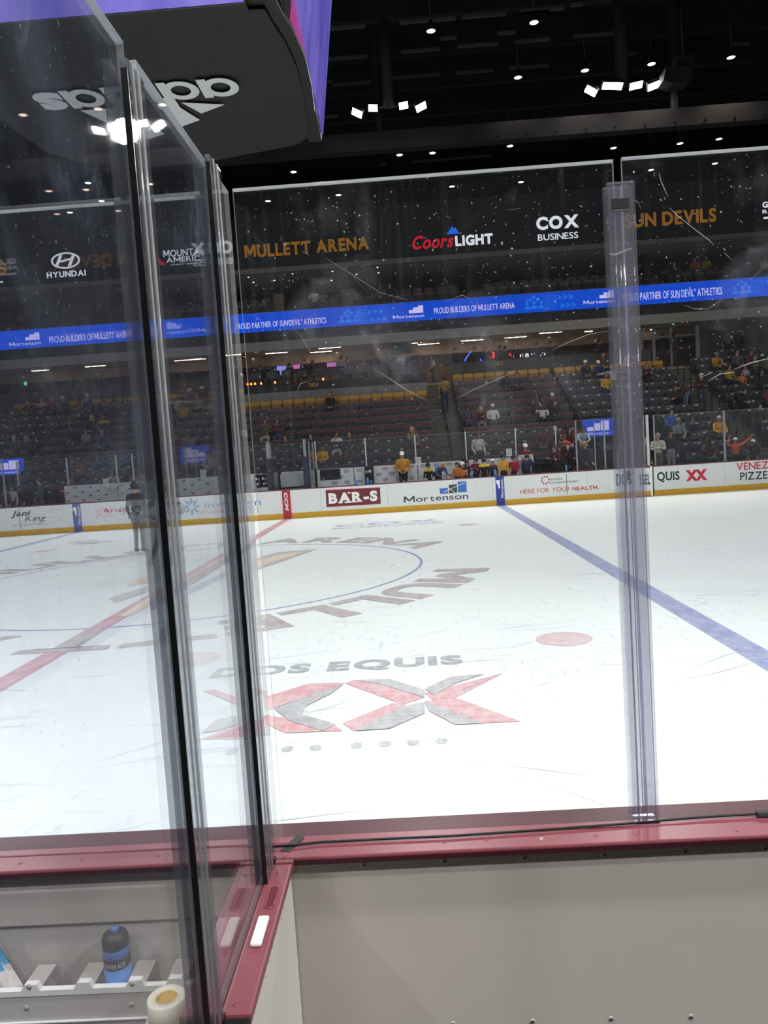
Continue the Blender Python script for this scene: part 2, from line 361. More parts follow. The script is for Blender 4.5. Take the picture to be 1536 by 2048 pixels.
def helmetmesh():
    mb = MB(); bm = bmesh.new(); bmesh.ops.create_uvsphere(bm, u_segments=20, v_segments=12, radius=1)
    for v in bm.verts:
        x, y, z = v.co; v.co = Vector((x*.108, y*.132+.015, z*.120+.045))
        if v.co.z < .035 and v.co.y < -.03: v.co.z = .035
        if v.co.z < -.045: v.co.z = -.045
    mb.bm(bm)
    for sx in (-1, 1): mb.bbox(sx*.030-.008, sx*.030+.008, -.07, .10, .150, .168, .006); mb.ell((sx*.102, .0, -.01), (.016, .036, .042), 8, 6)
    return mb.mesh('helmet', [None])
def cagemesh():
    mb = MB()
    for i in range(6):
        z = .03-i*.026; mb.tube([(math.sin(a)*.098, .0-math.cos(a)*.125, z) for a in [-1.35+2.7*j/8 for j in range(9)]], .0032, 5)
    for a in (-.9, -.45, 0, .45, .9): mb.tube([(math.sin(a)*.098, -math.cos(a)*.125, z) for z in (.035, -.105)], .0032, 5)
    return mb.mesh('cage', [None])
CAPM, BEANIE, HELM, CAGE = capmesh(), beaniemesh(), helmetmesh(), cagemesh()
M_HELMB = mat('helmet_black', '14141a', .25); M_HELMW = mat('helmet_white', 'dcdcd8', .3); M_CAGE = mat('cage_wire', '9a9a9a', .35, metal=.7)
def slot(o, i, m): o.material_slots[i].link = 'OBJECT'; o.material_slots[i].material = m
HAIRC = {'black': '15100e', 'brown': '3a2416', 'auburn': '5a2618', 'blond': 'b08a52', 'grey': '8d8883', 'white': 'cfcac2'}
def person(pose, loc, rz, label, top, legs='2b3138', shoe='20201f', skin='l', hair='short', hc='brown', cap=None, cap_c=None, trim=None, s=1.0, group=None):
    me, Hc, R = BODY[pose]
    root = thing('person', label, 'person', loc, rz, group); root.scale = (s, s, s)
    b = leaf('body', root, me)
    for i, m in enumerate((SK[skin], cloth(top), cloth(legs), cloth(shoe), M_DARK, cloth(trim or top))): slot(b, i, m)
    T = Matrix.Translation(Hc) @ R
    def put(nm, mesh, m, extra=None):
        o = leaf(nm, root, mesh); slot(o, 0, m); o.matrix_local = T @ extra if extra is not None else T; return o
    if hair and not (cap and cap.startswith('helmet')): 
        ex = Matrix.Diagonal((.97, .97, .88, 1)) if cap else None
        put('hair', HAIR[hair], mat('hair_'+hc, HAIRC[hc], .6, .3, 40), ex)
    if cap == 'cap': put('cap', CAPM, cloth(cap_c))
    if cap == 'back': put('cap', CAPM, cloth(cap_c), Matrix.Rotation(PI, 4, 'Z'))
    if cap == 'beanie': put('beanie', BEANIE, cloth(cap_c))
    if cap and cap.startswith('helmet'):
        h = put('helmet', HELM, M_HELMW if cap.endswith('w') else M_HELMB); c = leaf('face_cage', h, CAGE); slot(c, 0, M_CAGE)
    return root
# ------------------------------------------------------------------ ice sheet
BX, BY, BH = 30.48, 12.95, 1.07
def ice_mat(name, paint=None, wear=.5):
    t = NT(name)
    fine = t.noise(14.0, 5, .65, None, (1, .22, 1, .5)); fine2 = t.noise(17.0, 5, .65, None, (.2, 1, 1, .35)); big = t.noise(.35, 3)
    cut = t.math('MAXIMUM', t.ramp(fine, .56, .72), t.ramp(fine2, .56, .72))
    base = t.mixc(t.math('MULTIPLY', cut, t.ramp(big, .35, .6)), lin('e6ecea'), lin('bac7c9'))
    if paint:
        w = t.math('SUBTRACT', wear, t.math('MULTIPLY', t.math('ADD', t.ramp(fine, .45, .75), t.ramp(fine2, .45, .75)), .28))
        w = t.math('MULTIPLY', w, t.math('ADD', .75, t.math('MULTIPLY', t.noise(1.7, 4), .5)), clamp=True)
        base = t.mixc(w, base, lin(paint))
    p = t.n('ShaderNodeBsdfPrincipled', i_Roughness=.38); p.inputs['Specular IOR Level'].default_value = .28
    t.l(base, p.inputs['Base Color'])
    b = t.n('ShaderNodeBump', i_Strength=.05, i_Height=cut); t.l(b.outputs[0], p.inputs['Normal'])
    return t.done(p.outputs[0])
ice = props(thing('floor_ice', 'white scraped ice sheet with painted lines', None, kind='structure'), None)
mb = MB(); N = 40
mb.box(-34, 34, -BY-.02, BY+.02, -.3, 0)
mb.build('ice_surface', ice_mat('ice'), ice)
def icemark(name, mb, col, wear=.5, label=None):
    m = _M.setdefault('ice_'+col+str(wear), ice_mat('paint_'+col, col, wear)); o = mb.build(name, m, ice)
    if label: o['label'] = label
    return o
for nm, x, c, lb in (('blue_line', 7.77, '4450a8', 'blue line nearest the far gate'), ('blue_line', -7.77, '4450a8', 'blue line beyond the side glass'), ('centre_line', 0, 'b02848', 'red centre line')):
    icemark(nm, MB().add([(x-.152, -BY, .002), (x+.152, -BY, .002), (x+.152, BY, .002), (x-.152, BY, .002)], [(0, 1, 2, 3)]), c, .72, lb)
def ringm(cx, cy, r0, r1, z, n=96):
    v = []; 
    for i in range(n): a = 2*PI*i/n; v += [(cx+math.cos(a)*r0, cy+math.sin(a)*r0, z), (cx+math.cos(a)*r1, cy+math.sin(a)*r1, z)]
    return MB().add(v, [(2*i, 2*i+1, (2*i+3) % (2*n), (2*i+2) % (2*n)) for i in range(n)])
icemark('centre_circle', ringm(0, 0, 4.605, 4.665, .003), '3a48b0', .72)
for sx in (-1, 1):
    for sy in (-1, 1):
        cx, cy = sx*6.096, sy*6.706
        icemark('faceoff_spot', MB().add([(cx+.31*math.cos(2*PI*i/40), cy+.31*math.sin(2*PI*i/40), .003) for i in range(40)], [tuple(range(40))]), 'b84048', .48)
def arc_text(s, r0, r1, a0, a1, col, name, wear=.55):
    """letters between radii r0 and r1, from angle a0 to a1, tops outwards"""
    icemark(name, lettering(MB(), s, lambda a, b: ((r0+b*(r1-r0))*math.cos(a0+(a1-a0)*a), (r0+b*(r1-r0))*math.sin(a0+(a1-a0)*a), .004), .04, space=.8), col, wear)
rad = math.radians
arc_text('MULLETT ARENA', 4.95, 6.0, rad(168), rad(24), '6a2038', 'circle_lettering', .6)
arc_text('MULLETT ARENA', 4.95, 6.0, rad(-13), rad(-167), '6a2038', 'circle_lettering', .6)
# pitchfork emblem at centre ice
for pts, c in ((((505, 1119), (556, 1104), (634, 1098), (580, 1117), (505, 1143)), '6a2038'), (((372, 1158), (448, 1112), (452, 1124), (372, 1176)), 'd9a02c'), (((508, 1124), (560, 1109), (612, 1102), (575, 1114), (508, 1136)), 'd9a02c'),
               (((268, 1160), (298, 1150), (300, 1166), (255, 1172)), 'd9a02c'), (((240, 1232), (299, 1192), (299, 1212), (262, 1232)), 'd9a02c'), (((218, 1196), (296, 1172), (296, 1184), (230, 1206)), '6a2038'),
               (((376, 1178), (452, 1143), (452, 1152), (376, 1190)), '4450a8'), (((300, 1208), (332, 1190), (332, 1206), (303, 1224)), '4450a8')):
    zz = .005 if c == '6a2038' else .006
    icemark('centre_emblem', polyZ(MB(), pts, zz), c, .5)
# far bench logo and near-side double-X emblem painted in the ice
lo, hi = onZ(668, 1057), onZ(890, 1036)
icemark('ice_lettering', lettering(MB(), 'COX', lambda a, b: (2.1+a*3.3, 8.35+b*.85, .003), .02), '3a6ab0', .6)
icemark('ice_lettering', lettering(MB(), 'BUSINESS', lambda a, b: (2.1+a*3.3, 7.75+b*.36, .003), .01), '4a5a70', .5)
icemark('ice_lettering', lettering(MB(), 'DOS EQUIS', lambda a, b: (2.30+a*2.62, -7.55+b*.42, .003), .05, space=1.05), '3c4650', .62)
icemark('ice_lettering', lettering(MB(), '• • • •  • • • •', lambda a, b: (2.95+a*1.7, -9.62+b*.12, .003), .02), '3c4650', .5)
# two linked X strokes: red bands with grey lower facets
O4 = lambda pts: [(380+a/2.259, 1200+b/2.259) for a, b in pts]
RED = [[(1415, 330), (1060, 420), (1095, 450), (1200, 440)], [(1495, 548), (1200, 440), (1060, 455), (1330, 556)], [(740, 362), (700, 376), (960, 470), (1060, 440), (860, 378)],
       [(1010, 440), (900, 470), (690, 556), (740, 590), (960, 480)], [(700, 374), (540, 376), (330, 440), (340, 500), (520, 440)], [(330, 520), (345, 560), (430, 600), (690, 590), (640, 556)],
       [(60, 410), (110, 404), (330, 480), (330, 520)], [(330, 520), (330, 560), (290, 626), (50, 628)]]
GREY = [[(1060, 400), (1180, 345), (1330, 333), (1200, 375), (1100, 430)], [(1060, 455), (1080, 500), (1200, 562), (1330, 556)], [(740, 362), (900, 356), (1060, 405), (1060, 440), (860, 378)],
        [(740, 590), (900, 580), (1060, 510), (1060, 460), (960, 480)], [(700, 374), (640, 420), (520, 480), (500, 520), (380, 490), (520, 440)], [(380, 490), (520, 520), (660, 560), (600, 590), (450, 545)], [(50, 600), (120, 540), (330, 500), (320, 530), (120, 590)]]
for n, g in enumerate(RED): icemark('double_x_emblem', polyZ(MB(), O4(g), .0035+n*.0004), 'c02840', .62)
for n, g in enumerate(GREY): icemark('double_x_emblem', polyZ(MB(), O4(g), .007+n*.0004), '6a5560', .6)
for pts in (((130, 1085), (185, 1079), (232, 1083), (190, 1088)), ((145, 1088), (200, 1085), (150, 1091))): icemark('ice_lettering', polyZ(MB(), pts, .003), '6a2038', .4)
q = random.Random(5)
mb = MB()
for i in range(700):   # skate cuts: thin curved scores
    x, y = q.uniform(-9, 12), -12.6+25*q.random()**1.6; a = q.gauss(.35, .6); L = q.uniform(.3, 1.6); k = q.gauss(0, .5); w = q.uniform(.003, .007)
    p = []; 
    for j in range(5): p.append((x, y)); x += math.cos(a)*L/4; y += math.sin(a)*L/4; a += k/4
    if any(abs(b) > 12.8 for _, b in p): continue
    v = []
    for j, (a_, b_) in enumerate(p): ww = w*(1-abs(j-2)/2.2); v += [(a_, b_-ww, .0105), (a_, b_+ww, .0105)]
    mb.add(v, [(2*j, 2*j+2, 2*j+3, 2*j+1) for j in range(4)])
o = icemark('skate_cuts', mb, 'a0acb2', .65); o['kind'] = 'stuff'

# ------------------------------------------------------------------ near boards, return wall and their rails
M_RAIL = mat('rail_maroon', '80434b', .36, .10, 14, spec=.5)
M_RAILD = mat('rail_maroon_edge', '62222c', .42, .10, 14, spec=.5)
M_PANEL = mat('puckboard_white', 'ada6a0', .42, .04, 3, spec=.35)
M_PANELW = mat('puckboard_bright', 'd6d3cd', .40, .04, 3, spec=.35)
M_SCREW = mat('screw_steel', 'a8a4a0', .35, .1, 30, metal=.25); M_BLACK = mat('rubber_black', '101011', .55); M_HOLE = mat('slot_shade', '5a1c26', .6)
def screw(parent, p, axis, r=.0075, m=M_SCREW):
    q = Vector((0, 0, 1)).rotation_difference(Vector(axis)).to_matrix().to_4x4(); a = Vector(axis)
    b = MB().lathe([(.0005, .0016), (r*.55, .0022), (r, .0008), (r*1.05, 0)], 10, p, 0, True, q)
    b.box(p[0]-.0012-abs(a.y)*.003, p[0]+.0012+abs(a.y)*.003, p[1]-.0012-abs(a.y)*.002, p[1]+.0012+abs(a.y)*.002, p[2]-.0015, p[2]+.0024, 1)
    b.build('screw', [m, M_HOLE if m is M_RAIL else M_BLACK], parent)
wall = props(thing('wall_near', 'near dasher boards', None, kind='structure'))
YF, YB = -BY, -13.18          # rail from the ice face to the box side
for x0, x1 in ((-2.0, 3.93), (4.08, 9.5)):
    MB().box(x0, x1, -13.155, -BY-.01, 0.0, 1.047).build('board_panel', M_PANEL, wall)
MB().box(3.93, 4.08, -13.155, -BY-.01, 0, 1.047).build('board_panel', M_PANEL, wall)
def railbar(a, b, z1=1.07):
    return MB().bbox(a[0], b[0], a[1], b[1], 1.048, z1, .005)
for x0, x1 in ((-2.0, 9.5),):
    railbar((x0, -13.094), (x1, -13.052)).build('rail_inner', M_RAIL, wall)
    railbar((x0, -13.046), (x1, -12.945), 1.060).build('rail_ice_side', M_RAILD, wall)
    railbar((x0, -13.183), (x1, -13.097), 1.071).build('rail_outer', M_RAIL, wall)
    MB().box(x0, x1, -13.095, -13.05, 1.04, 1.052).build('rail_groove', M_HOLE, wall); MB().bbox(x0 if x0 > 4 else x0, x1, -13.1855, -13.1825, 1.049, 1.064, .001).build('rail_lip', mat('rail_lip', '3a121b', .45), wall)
for u, v in ((728, 1730), (888, 1722), (1048, 1716), (1208, 1710), (1370, 1703), (1530, 1697), (906, 2048), (1065, 2043), (1222, 2038), (1382, 2034), (748, 2056)):
    p = onY(u, v, -13.155); screw(wall, (p[0], -13.155, p[2]), (0, -1, 0), .0085)
for u, v in ((40, 1727), (165, 1719), (316, 1712)): p = onZ(u, v, 1.071); screw(wall, (p[0], p[1], 1.071), (0, 0, 1), .0065, M_RAIL)
for u, v in ((703, 1693), (890, 1685), (974, 1681), (1082, 1677), (1192, 1672), (1277, 1670), (1475, 1662)): p = onZ(u, v, 1.071); screw(wall, (p[0], p[1], 1.071), (0, 0, 1), .0065, M_SCREW if u in (1082,) else M_RAIL)
side = props(thing('wall_return', 'return wall between the two boxes', None, kind='structure'))
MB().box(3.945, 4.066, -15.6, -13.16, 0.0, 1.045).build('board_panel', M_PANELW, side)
MB().bbox(3.93, 4.082, -13.205, -13.187, 1.046, 1.071, .004).build('rail_corner', M_RAIL, side)
def railtop(y0, y1):
    b = MB().bbox(3.930, 3.996, y0, y1, 1.046, 1.071, .006); b.bbox(4.018, 4.082, y0, y1, 1.046, 1.071, .006); b.box(3.99, 4.024, y0, y1, 1.046, 1.064, 1); return b
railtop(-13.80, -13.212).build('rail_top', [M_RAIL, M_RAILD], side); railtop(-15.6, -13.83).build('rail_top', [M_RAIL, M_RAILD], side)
MB().box(3.935, 4.078, -13.831, -13.799, 1.03, 1.062).build('rail_gap', M_BLACK, side)
for x in (4.052, 3.962):
    b = MB(); b.bbox(x-.011, x+.011, -13.425, -13.325, 1.0705, 1.0716, .0004, 0)
    b.tube([(x, -13.335+.010*math.sin(t*.4), 1.0714) for t in range(2)], .001, 4, 1)
    pr = [(x+.012*math.cos(a), (-13.340 if math.sin(a) > 0 else -13.415)+.012*math.sin(a), 1.0722) for a in [2*PI*i/20 for i in range(20)]]
    b.flat(pr, 1); b.tube(pr+[pr[0]], .0022, 5, 0); b.build('hand_slot', [M_RAIL, M_HOLE], side)
for p, a in (((4.055, -13.175, 1.071), 0), ((3.958, -13.262, 1.071), 0), ((4.050, -13.262, 1.071), 0), ((4.045, -13.77, 1.071), 0)): screw(side, p, (0, 0, 1), .006, M_RAIL)
for i in range(7): screw(side, (4.066, -13.25-i*.055, 1.0-i*.012*0), (1, 0, 0), .003)
M_PAD = mat('bumper_white', 'e8e8e4', .4, .03)
t = thing('bumper_pad', 'small white plastic bumper block on the maroon return rail', 'bumper', (4.05, -13.53, 1.0716))
MB().bbox(4.036, 4.064, -13.585, -13.472, 1.0716, 1.083, .006).build('pad', M_PAD, t)
# ------------------------------------------------------------------ glass panes
M_GF = clear('sheet_front', 'f8f9fb', .006, .42, .9, 3.0, (1.9, 2.75))
M_GL = clear('sheet_front_far', 'f8f9fb', .006, .12, .3, 9.0, (1.9, 2.75))
M_GS = clear('sheet_side', 'f6f7fa', .020, .75, .45, 5.5, (1.3, 3.0), 'bcc6e0', f0=.04)
M_EDGE = clear('sheet_edge', 'd8dce4', .38, .2, .2, 1.0, None, 'f0f0ea')
M_CH = clear('channel_plastic', 'd6d8dc', .10, .10, .1, 2.0, None, 'd6d9e0')
M_CHL = clear('channel_plastic_rear', 'c6c7ca', .12, .05, .1, 2.5, None, 'c9cbd0')
M_CHP = clear('post_plastic', 'eeeef2', .07, .12, .15, 7.0, None, 'e6e6ec')
M_RIB = clear('post_rib', 'e2e0ee', .16, .2, .3, 4.0, None, 'd9d8f2')
M_SEAM = mat('seam_dark_reflection', '0c0b0d', .3, .05, 9, spec=.6)
M_SCR = clear('scratch', 'f4f4f4', .30, .4, .2, 6.0, None, 'f2f2ea')
GT = 2.972
def pane(name, label, x0, x1, y0, y1, z0, z1, m):
    t = thing(name, label, 'glass panel', ((x0+x1)/2, (y0+y1)/2, z0))
    thin_y = (y1-y0) < (x1-x0)
    MB().box(x0, x1, y0, y1, z0, z1, 0, [1, 1, 0, 0, 1, 1] if thin_y else [1, 1, 1, 1, 0, 0]).build('sheet', [m, M_EDGE], t)
    e = MB().bbox(x0, x1, y0-.0006, y1+.0006, z1-.004, z1+.001, .0004); e.build('top_edge', M_EDGE, t); return t
g1 = pane('rink_glass', 'clear scuffed acrylic panel on the boards between the corner and the taped post', 4.03, 5.098, -13.058, -13.044, 1.055, GT, M_GF)
g2 = pane('rink_glass', 'clear scuffed acrylic panel on the boards beyond the taped post', 5.122, 6.45, -13.058, -13.044, 1.055, GT+.004, M_GF)
g3 = pane('rink_glass', 'clear acrylic panel over the boards seen through the side panes', 2.35, 3.985, -13.058, -13.044, 1.055, GT-.01, M_GL)
s1 = pane('rink_glass', 'narrow clear corner pane where side glass meets the boards', 4.0, 4.014, -13.187, -13.035, 1.066, GT, M_GS)
s2 = pane('rink_glass', 'middle side pane standing on the return rail above the bumper block', 4.0, 4.014, -13.800, -13.262, 1.066, GT-.005, M_GS)
s3 = pane('rink_glass', 'large hazy side pane closest to the camera', 4.0, 4.014, -15.1, -13.866, 1.066, GT-.005, M_GS)
def scratches(parent, lst, y):
    for pts, w in lst:
        P3 = [onY(u, v, y) for u, v in pts]; b = MB()
        b.tube([tuple(p) for p in P3], [w*.62*(.5 if i in (0, len(P3)-1) else 1) for i in range(len(P3))], 5); b.build('scratch', M_SCR, parent)
scratches(g2, [([(1338, 415), (1356, 432), (1385, 455), (1418, 480), (1428, 490)], .0016), ([(1448, 505), (1462, 518)], .0016), ([(1470, 738), (1500, 726), (1536, 717)], .0028), ([(1416, 762), (1440, 748), (1470, 744)], .0024), ([(1318, 346), (1322, 362), (1330, 380), (1336, 393)], .0018),
               ([(1262, 398), (1276, 404), (1283, 420)], .001), ([(1370, 610), (1390, 618), (1416, 618), (1445, 598)], .0008), ([(1400, 755), (1425, 745)], .002), ([(1500, 560), (1536, 528)], .001)], -13.060)
scratches(g1, [([(1105, 700), (1135, 685), (1180, 668), (1216, 662)], .0012), ([(650, 515), (690, 540), (760, 585), (815, 600)], .0007), ([(756, 742), (780, 758), (810, 778), (850, 800)], .0013), ([(595, 782), (600, 768), (616, 762)], .0016), ([(918, 795), (945, 780), (1010, 752), (1028, 742)], .0010), ([(700, 545), (735, 585)], .0005),
               ([(900, 600), (925, 590), (940, 598)], .0009), ([(600, 668), (612, 690), (620, 704)], .001), ([(1010, 420), (1040, 417)], .0007), ([(1056, 372), (1061, 384)], .001), ([(790, 950), (830, 975), (870, 1000)], .0007)], -13.060)
# clear posts: front post between the two big panes
def channel_y(name, label, y0, y1, top, zb):
    t = thing(name, label, 'glass post', (4.007, (y0+y1)/2, zb))
    MB().bbox(4.0155, 4.030, y0, y1, zb, top, .003).build('flange', M_CH, t); MB().bbox(3.984, 3.9985, y0, y1, zb, top, .003).build('flange', M_CHL, t)
    b = MB(); w = (y1-y0)
    b.tube([(4.0305, y0+w*.30, zb), (4.0305, y0+w*.30, top)], .0022, 6); b.tube([(4.0305, y0+w*.62, zb), (4.0305, y0+w*.62, top)], .003, 6); b.build('groove', M_EDGE, t)
    MB().box(4.0185, 4.0300, y0-.0035, y0-.0005, zb, top-.02).build('dark_reflection_strip', M_SEAM, t); MB().box(3.9995, 4.0150, (y0+y1)/2-.004, (y0+y1)/2+.004, zb, top-.02).build('spline', M_CH, t)  # black strip painted in for the dark reflection on the channel's near end face
    MB().bbox(3.982, 4.033, y1-.022, y1+.004, zb-.0, zb+.012, .003).build('foot', M_BLACK, t); return t
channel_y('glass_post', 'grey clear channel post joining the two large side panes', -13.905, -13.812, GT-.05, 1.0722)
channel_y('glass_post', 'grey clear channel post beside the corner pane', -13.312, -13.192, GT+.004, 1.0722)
t = thing('glass_post', 'clear plastic post with black tape near its top', 'glass post', (5.11, -13.05, 1.047))
MB().bbox(5.072, 5.148, -13.083, -13.0605, 1.0722, 2.905, .004).build('flange', M_CHP, t); MB().bbox(5.072, 5.148, -13.0415, -13.022, 1.0722, 2.905, .004).build('flange', M_CHP, t)
for x, w, m in ((5.0865, .0024, M_CH), (5.1085, .0042, M_RIB), (5.137, .002, M_CH)): MB().tube([(x, -13.0842, 1.075), (x, -13.0842, 2.89)], w, 6).build('rib', m, t)
MB().tube([(5.100, -13.0842, 1.075), (5.100, -13.0842, 2.89)], .0016, 6).build('rib', M_CH, t)
MB().bbox(5.078, 5.146, -13.088, -13.0835, 1.0722, 1.078, .001).build('foot', M_BLACK, t)
p0, p1 = onY(1223, 419, -13.087), onY(1258, 395, -13.087)
a = thing('tape_patch', 'square of black tape stuck near the top of the clear post', 'tape', (5.12, -13.087, p0[2]))
MB().bbox(p0[0], p1[0], -13.0885, -13.0845, p0[2], p1[2], .001).build('tape_front', M_BLACK, a)
MB().bbox(p0[0]+.004, p1[0]-.001, -13.0880, -13.0843, p0[2]-.006, p0[2]-.001, .0006).build('tape_edge', mat('tape_adhesive', '5b5042', .7), a)
a = thing('tape_patch', 'loose clear tape end wrinkled across the post', 'tape', (5.11, -13.0865, 2.8))
P = [onY(u, v, -13.0875) for u, v in ((1218, 508), (1232, 509), (1246, 503), (1264, 496))]; MB().tube([tuple(p) for p in P], [.0012, .0018, .002, .001], 5).build('tape_strip', M_SCR, a)
# cable, tape strips and junction on the rail
P = [onZ(u, v, 1.078) for u, v in ((545, 1693), (590, 1690), (640, 1684), (760, 1678), (900, 1672), (1060, 1661), (1240, 1648), (1330, 1640), (1420, 1633), (1540, 1626), (1700, 1614), (1900, 1598))]
t = thing('cable', 'thin black cable running along the maroon rail', 'cable', tuple(P[0])); MB().tube([tuple(p) for p in P], .0036, 7).build('wire', M_BLACK, t)
M_GAFF = mat('gaffer_tape', '35383a', .75, .2, 40)
t = thing('tape_strip', 'dark gaffer tape strip holding the cable near the corner', 'tape', tuple(onZ(585, 1690, 1.0715)))
b = MB(); q4 = [onZ(u, v, 1.0722) for u, v in ((561, 1702), (579, 1703), (609, 1674), (593, 1672))]; b.add([tuple(p) for p in q4]+[(p[0], p[1], 1.0736) for p in q4], [(3, 2, 1, 0), (4, 5, 6, 7), (0, 1, 5, 4), (1, 2, 6, 5), (2, 3, 7, 6), (3, 0, 4, 7)]); b.build('tape', M_GAFF, t)
t = thing('tape_strip', 'black tape wrap over the cable at the picture edge', 'tape', tuple(onZ(1528, 1629, 1.078)))
p = onZ(1514, 1632, 1.075); MB().bbox(p[0], p[0]+.05, p[1]-.006, p[1]+.012, 1.0722, 1.087, .003).build('tape', M_GAFF, t)

# ------------------------------------------------------------------ bottle tray in the neighbouring box
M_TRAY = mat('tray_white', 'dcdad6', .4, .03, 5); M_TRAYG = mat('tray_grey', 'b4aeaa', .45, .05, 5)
YT = -13.275; zt = onY(150, 1977, YT)[2]; YM = -13.222
tr = thing('bottle_tray', 'white plastic bottle tray with notched front panel on the box boards', 'tray', (3.3, YM, .65))
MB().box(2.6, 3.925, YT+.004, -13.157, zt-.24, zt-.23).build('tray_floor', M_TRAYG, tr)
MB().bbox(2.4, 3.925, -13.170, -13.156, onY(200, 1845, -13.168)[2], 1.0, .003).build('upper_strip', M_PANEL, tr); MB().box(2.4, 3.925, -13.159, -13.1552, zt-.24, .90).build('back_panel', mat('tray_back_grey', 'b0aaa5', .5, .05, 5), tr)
tabs = [onY(u, 1966, YT)[0] for u in (62, 168, 272, 352)]; b = MB()
top = [(2.6, zt)]
for c in tabs: top += [(c-.030, zt), (c-.018, zt+.018), (c+.016, zt+.018), (c+.024, zt)]
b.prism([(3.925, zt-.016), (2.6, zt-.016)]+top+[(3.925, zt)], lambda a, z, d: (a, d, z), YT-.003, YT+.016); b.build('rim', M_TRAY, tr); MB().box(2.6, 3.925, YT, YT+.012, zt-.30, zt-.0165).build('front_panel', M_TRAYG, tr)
for c in tabs: MB().box(c-.030, c+.024, YT+.0165, -13.1705, zt-.004, zt+.004).build('top_slat', mat('slat_grey', '9f9893', .5, .05, 5), tr)
for u, v in ((52, 2018), (262, 2011), (58, 1974), (264, 1968)):
    p = onY(u, v, YT-.004); MB().lathe([(.0005, .003), (.004, .003), (.0045, .001), (.0075, .0015), (.008, 0)], 14, (p[0], YT-(.0 if v > 2000 else .003), p[2]), 0, True, Matrix.Rotation(PI/2, 4, 'X')).build('bolt', M_SCREW, tr)
zl = onY(150, 2041, YT-.006)[2]; MB().bbox(2.6, 3.925, YT-.007, YT-.0005, zl-.006, zl, .002).build('lower_lip', M_TRAY, tr)
bx, _, zb0 = onY(228, 1852, YM); z0 = zb0-.302
M_BLUE = mat('bottle_blue', '40629c', .35, .08); M_BLUEL = mat('bottle_blue_light', '5a8cd0', .35, .08); M_CAPK = mat('bottle_black', '202024', .5)
t = thing('squeeze_bottle', 'blue sports squeeze bottle with black cap and band in the tray', 'bottle', (bx, YM, z0))
for nm, pr, m in (('lower_body', [(.004, 0), (.033, 0), (.037, .006), (.037, .186), (.0355, .190)], M_BLUEL), ('band', [(.0355, .190), (.0374, .193), (.0374, .216), (.0355, .219)], M_CAPK), ('upper_body', [(.0355, .219), (.037, .222), (.037, .242), (.034, .246)], M_BLUE),
                  ('cap', [(.034, .245), (.0365, .247), (.0365, .270), (.031, .282), (.018, .288), (.004, .290)], M_CAPK), ('nozzle', [(.012, .285), (.013, .294), (.011, .300), (.003, .302)], M_BLUE)):
    MB().lathe([(r, z0+z) for r, z in pr], 28, (bx, YM, 0)).build(nm, m, t)
lettering(MB(), 'POWERADE', lambda a, c: (bx+.0379*math.sin(-.9+1.9*a), YM-.0379*math.cos(-.9+1.9*a), z0+.198+c*.013), .01).build('lettering', M_TRAYG, t)
M_TAPEW = mat('athletic_tape', 'e6e0cc', .8, .05, 30); M_CORE = mat('tape_core', 'c09a44', .7, .15, 20)
def torus_roll(b, c, r0, r1, h, mi): b.lathe([(r0, 0), (r1, 0), (r1+.0006, h*.5), (r1, h-.002), (r1-.002, h), (r0, h), (r0, 0)], 40, c, mi)
ty = -13.39; tx, _, ztop = onY(333, 1993, ty); hh = .062; tz = ztop-hh
t = thing('ledge_block', 'grey plastic ledge block under the tape roll', 'ledge', (tx, ty, .40)); MB().bbox(tx-.06, tx+.06, ty-.06, ty+.06, .402, tz-.0005, .004).build('block', M_TRAYG, t)
t = thing('tape_roll', 'roll of white athletic tape with yellow core by the tray', 'tape roll', (tx, ty, tz))
b = MB(); torus_roll(b, (tx, ty, tz), .0275, .0500, hh, 0); b.build('tape_winding', M_TAPEW, t)
b = MB(); torus_roll(b, (tx, ty, tz), .0255, .0277, hh-.001, 0); b.lathe([(.0005, 0), (.0256, 0)], 24, (tx, ty, tz+hh*.80)); b.build('core', M_CORE, t)
bgx = onY(35, 1940, YM)[0]; zg = z0+.03
t = thing('snack_bag', 'crumpled white and blue paper bag leaning in the tray', 'bag', (bgx, YM, zg))
b = MB(); qq = random.Random(2); nx, nz = 9, 11
for sgn in (-1, 1):
    v = []
    for j in range(nz):
        for i in range(nx):
            a, c = i/(nx-1), j/(nz-1); x = bgx-.11+(.155-.05*c)*a-.010*c; th = .034*math.sin(PI*a)*(1-c*.9)+.0015
            v.append((x+(.02-.045*c)*(a > .6), YM+sgn*th+qq.gauss(0, .002), zg+c*.27-.05*(a > .8)*c))
    b.add(v, [(j*nx+i, j*nx+i+1, (j+1)*nx+i+1, (j+1)*nx+i) for j in range(nz-1) for i in range(nx-1)], 0)
for f in range(len(b.f)):
    zc = sum(b.v[i][2] for i in b.f[f])/4; b.m[f] = 1 if zg+.17 < zc < zg+.215 else 0
b.build('paper', [mat('bag_white', 'cfcac2', .7, .15, 30), mat('bag_blue', '3f9ac0', .6, .1)], t)
struct('floor_box', MB().box(-2, 9.5, -17.5, -13.16, .2, .40), mat('rubber_floor', '2a2a2c', .8))
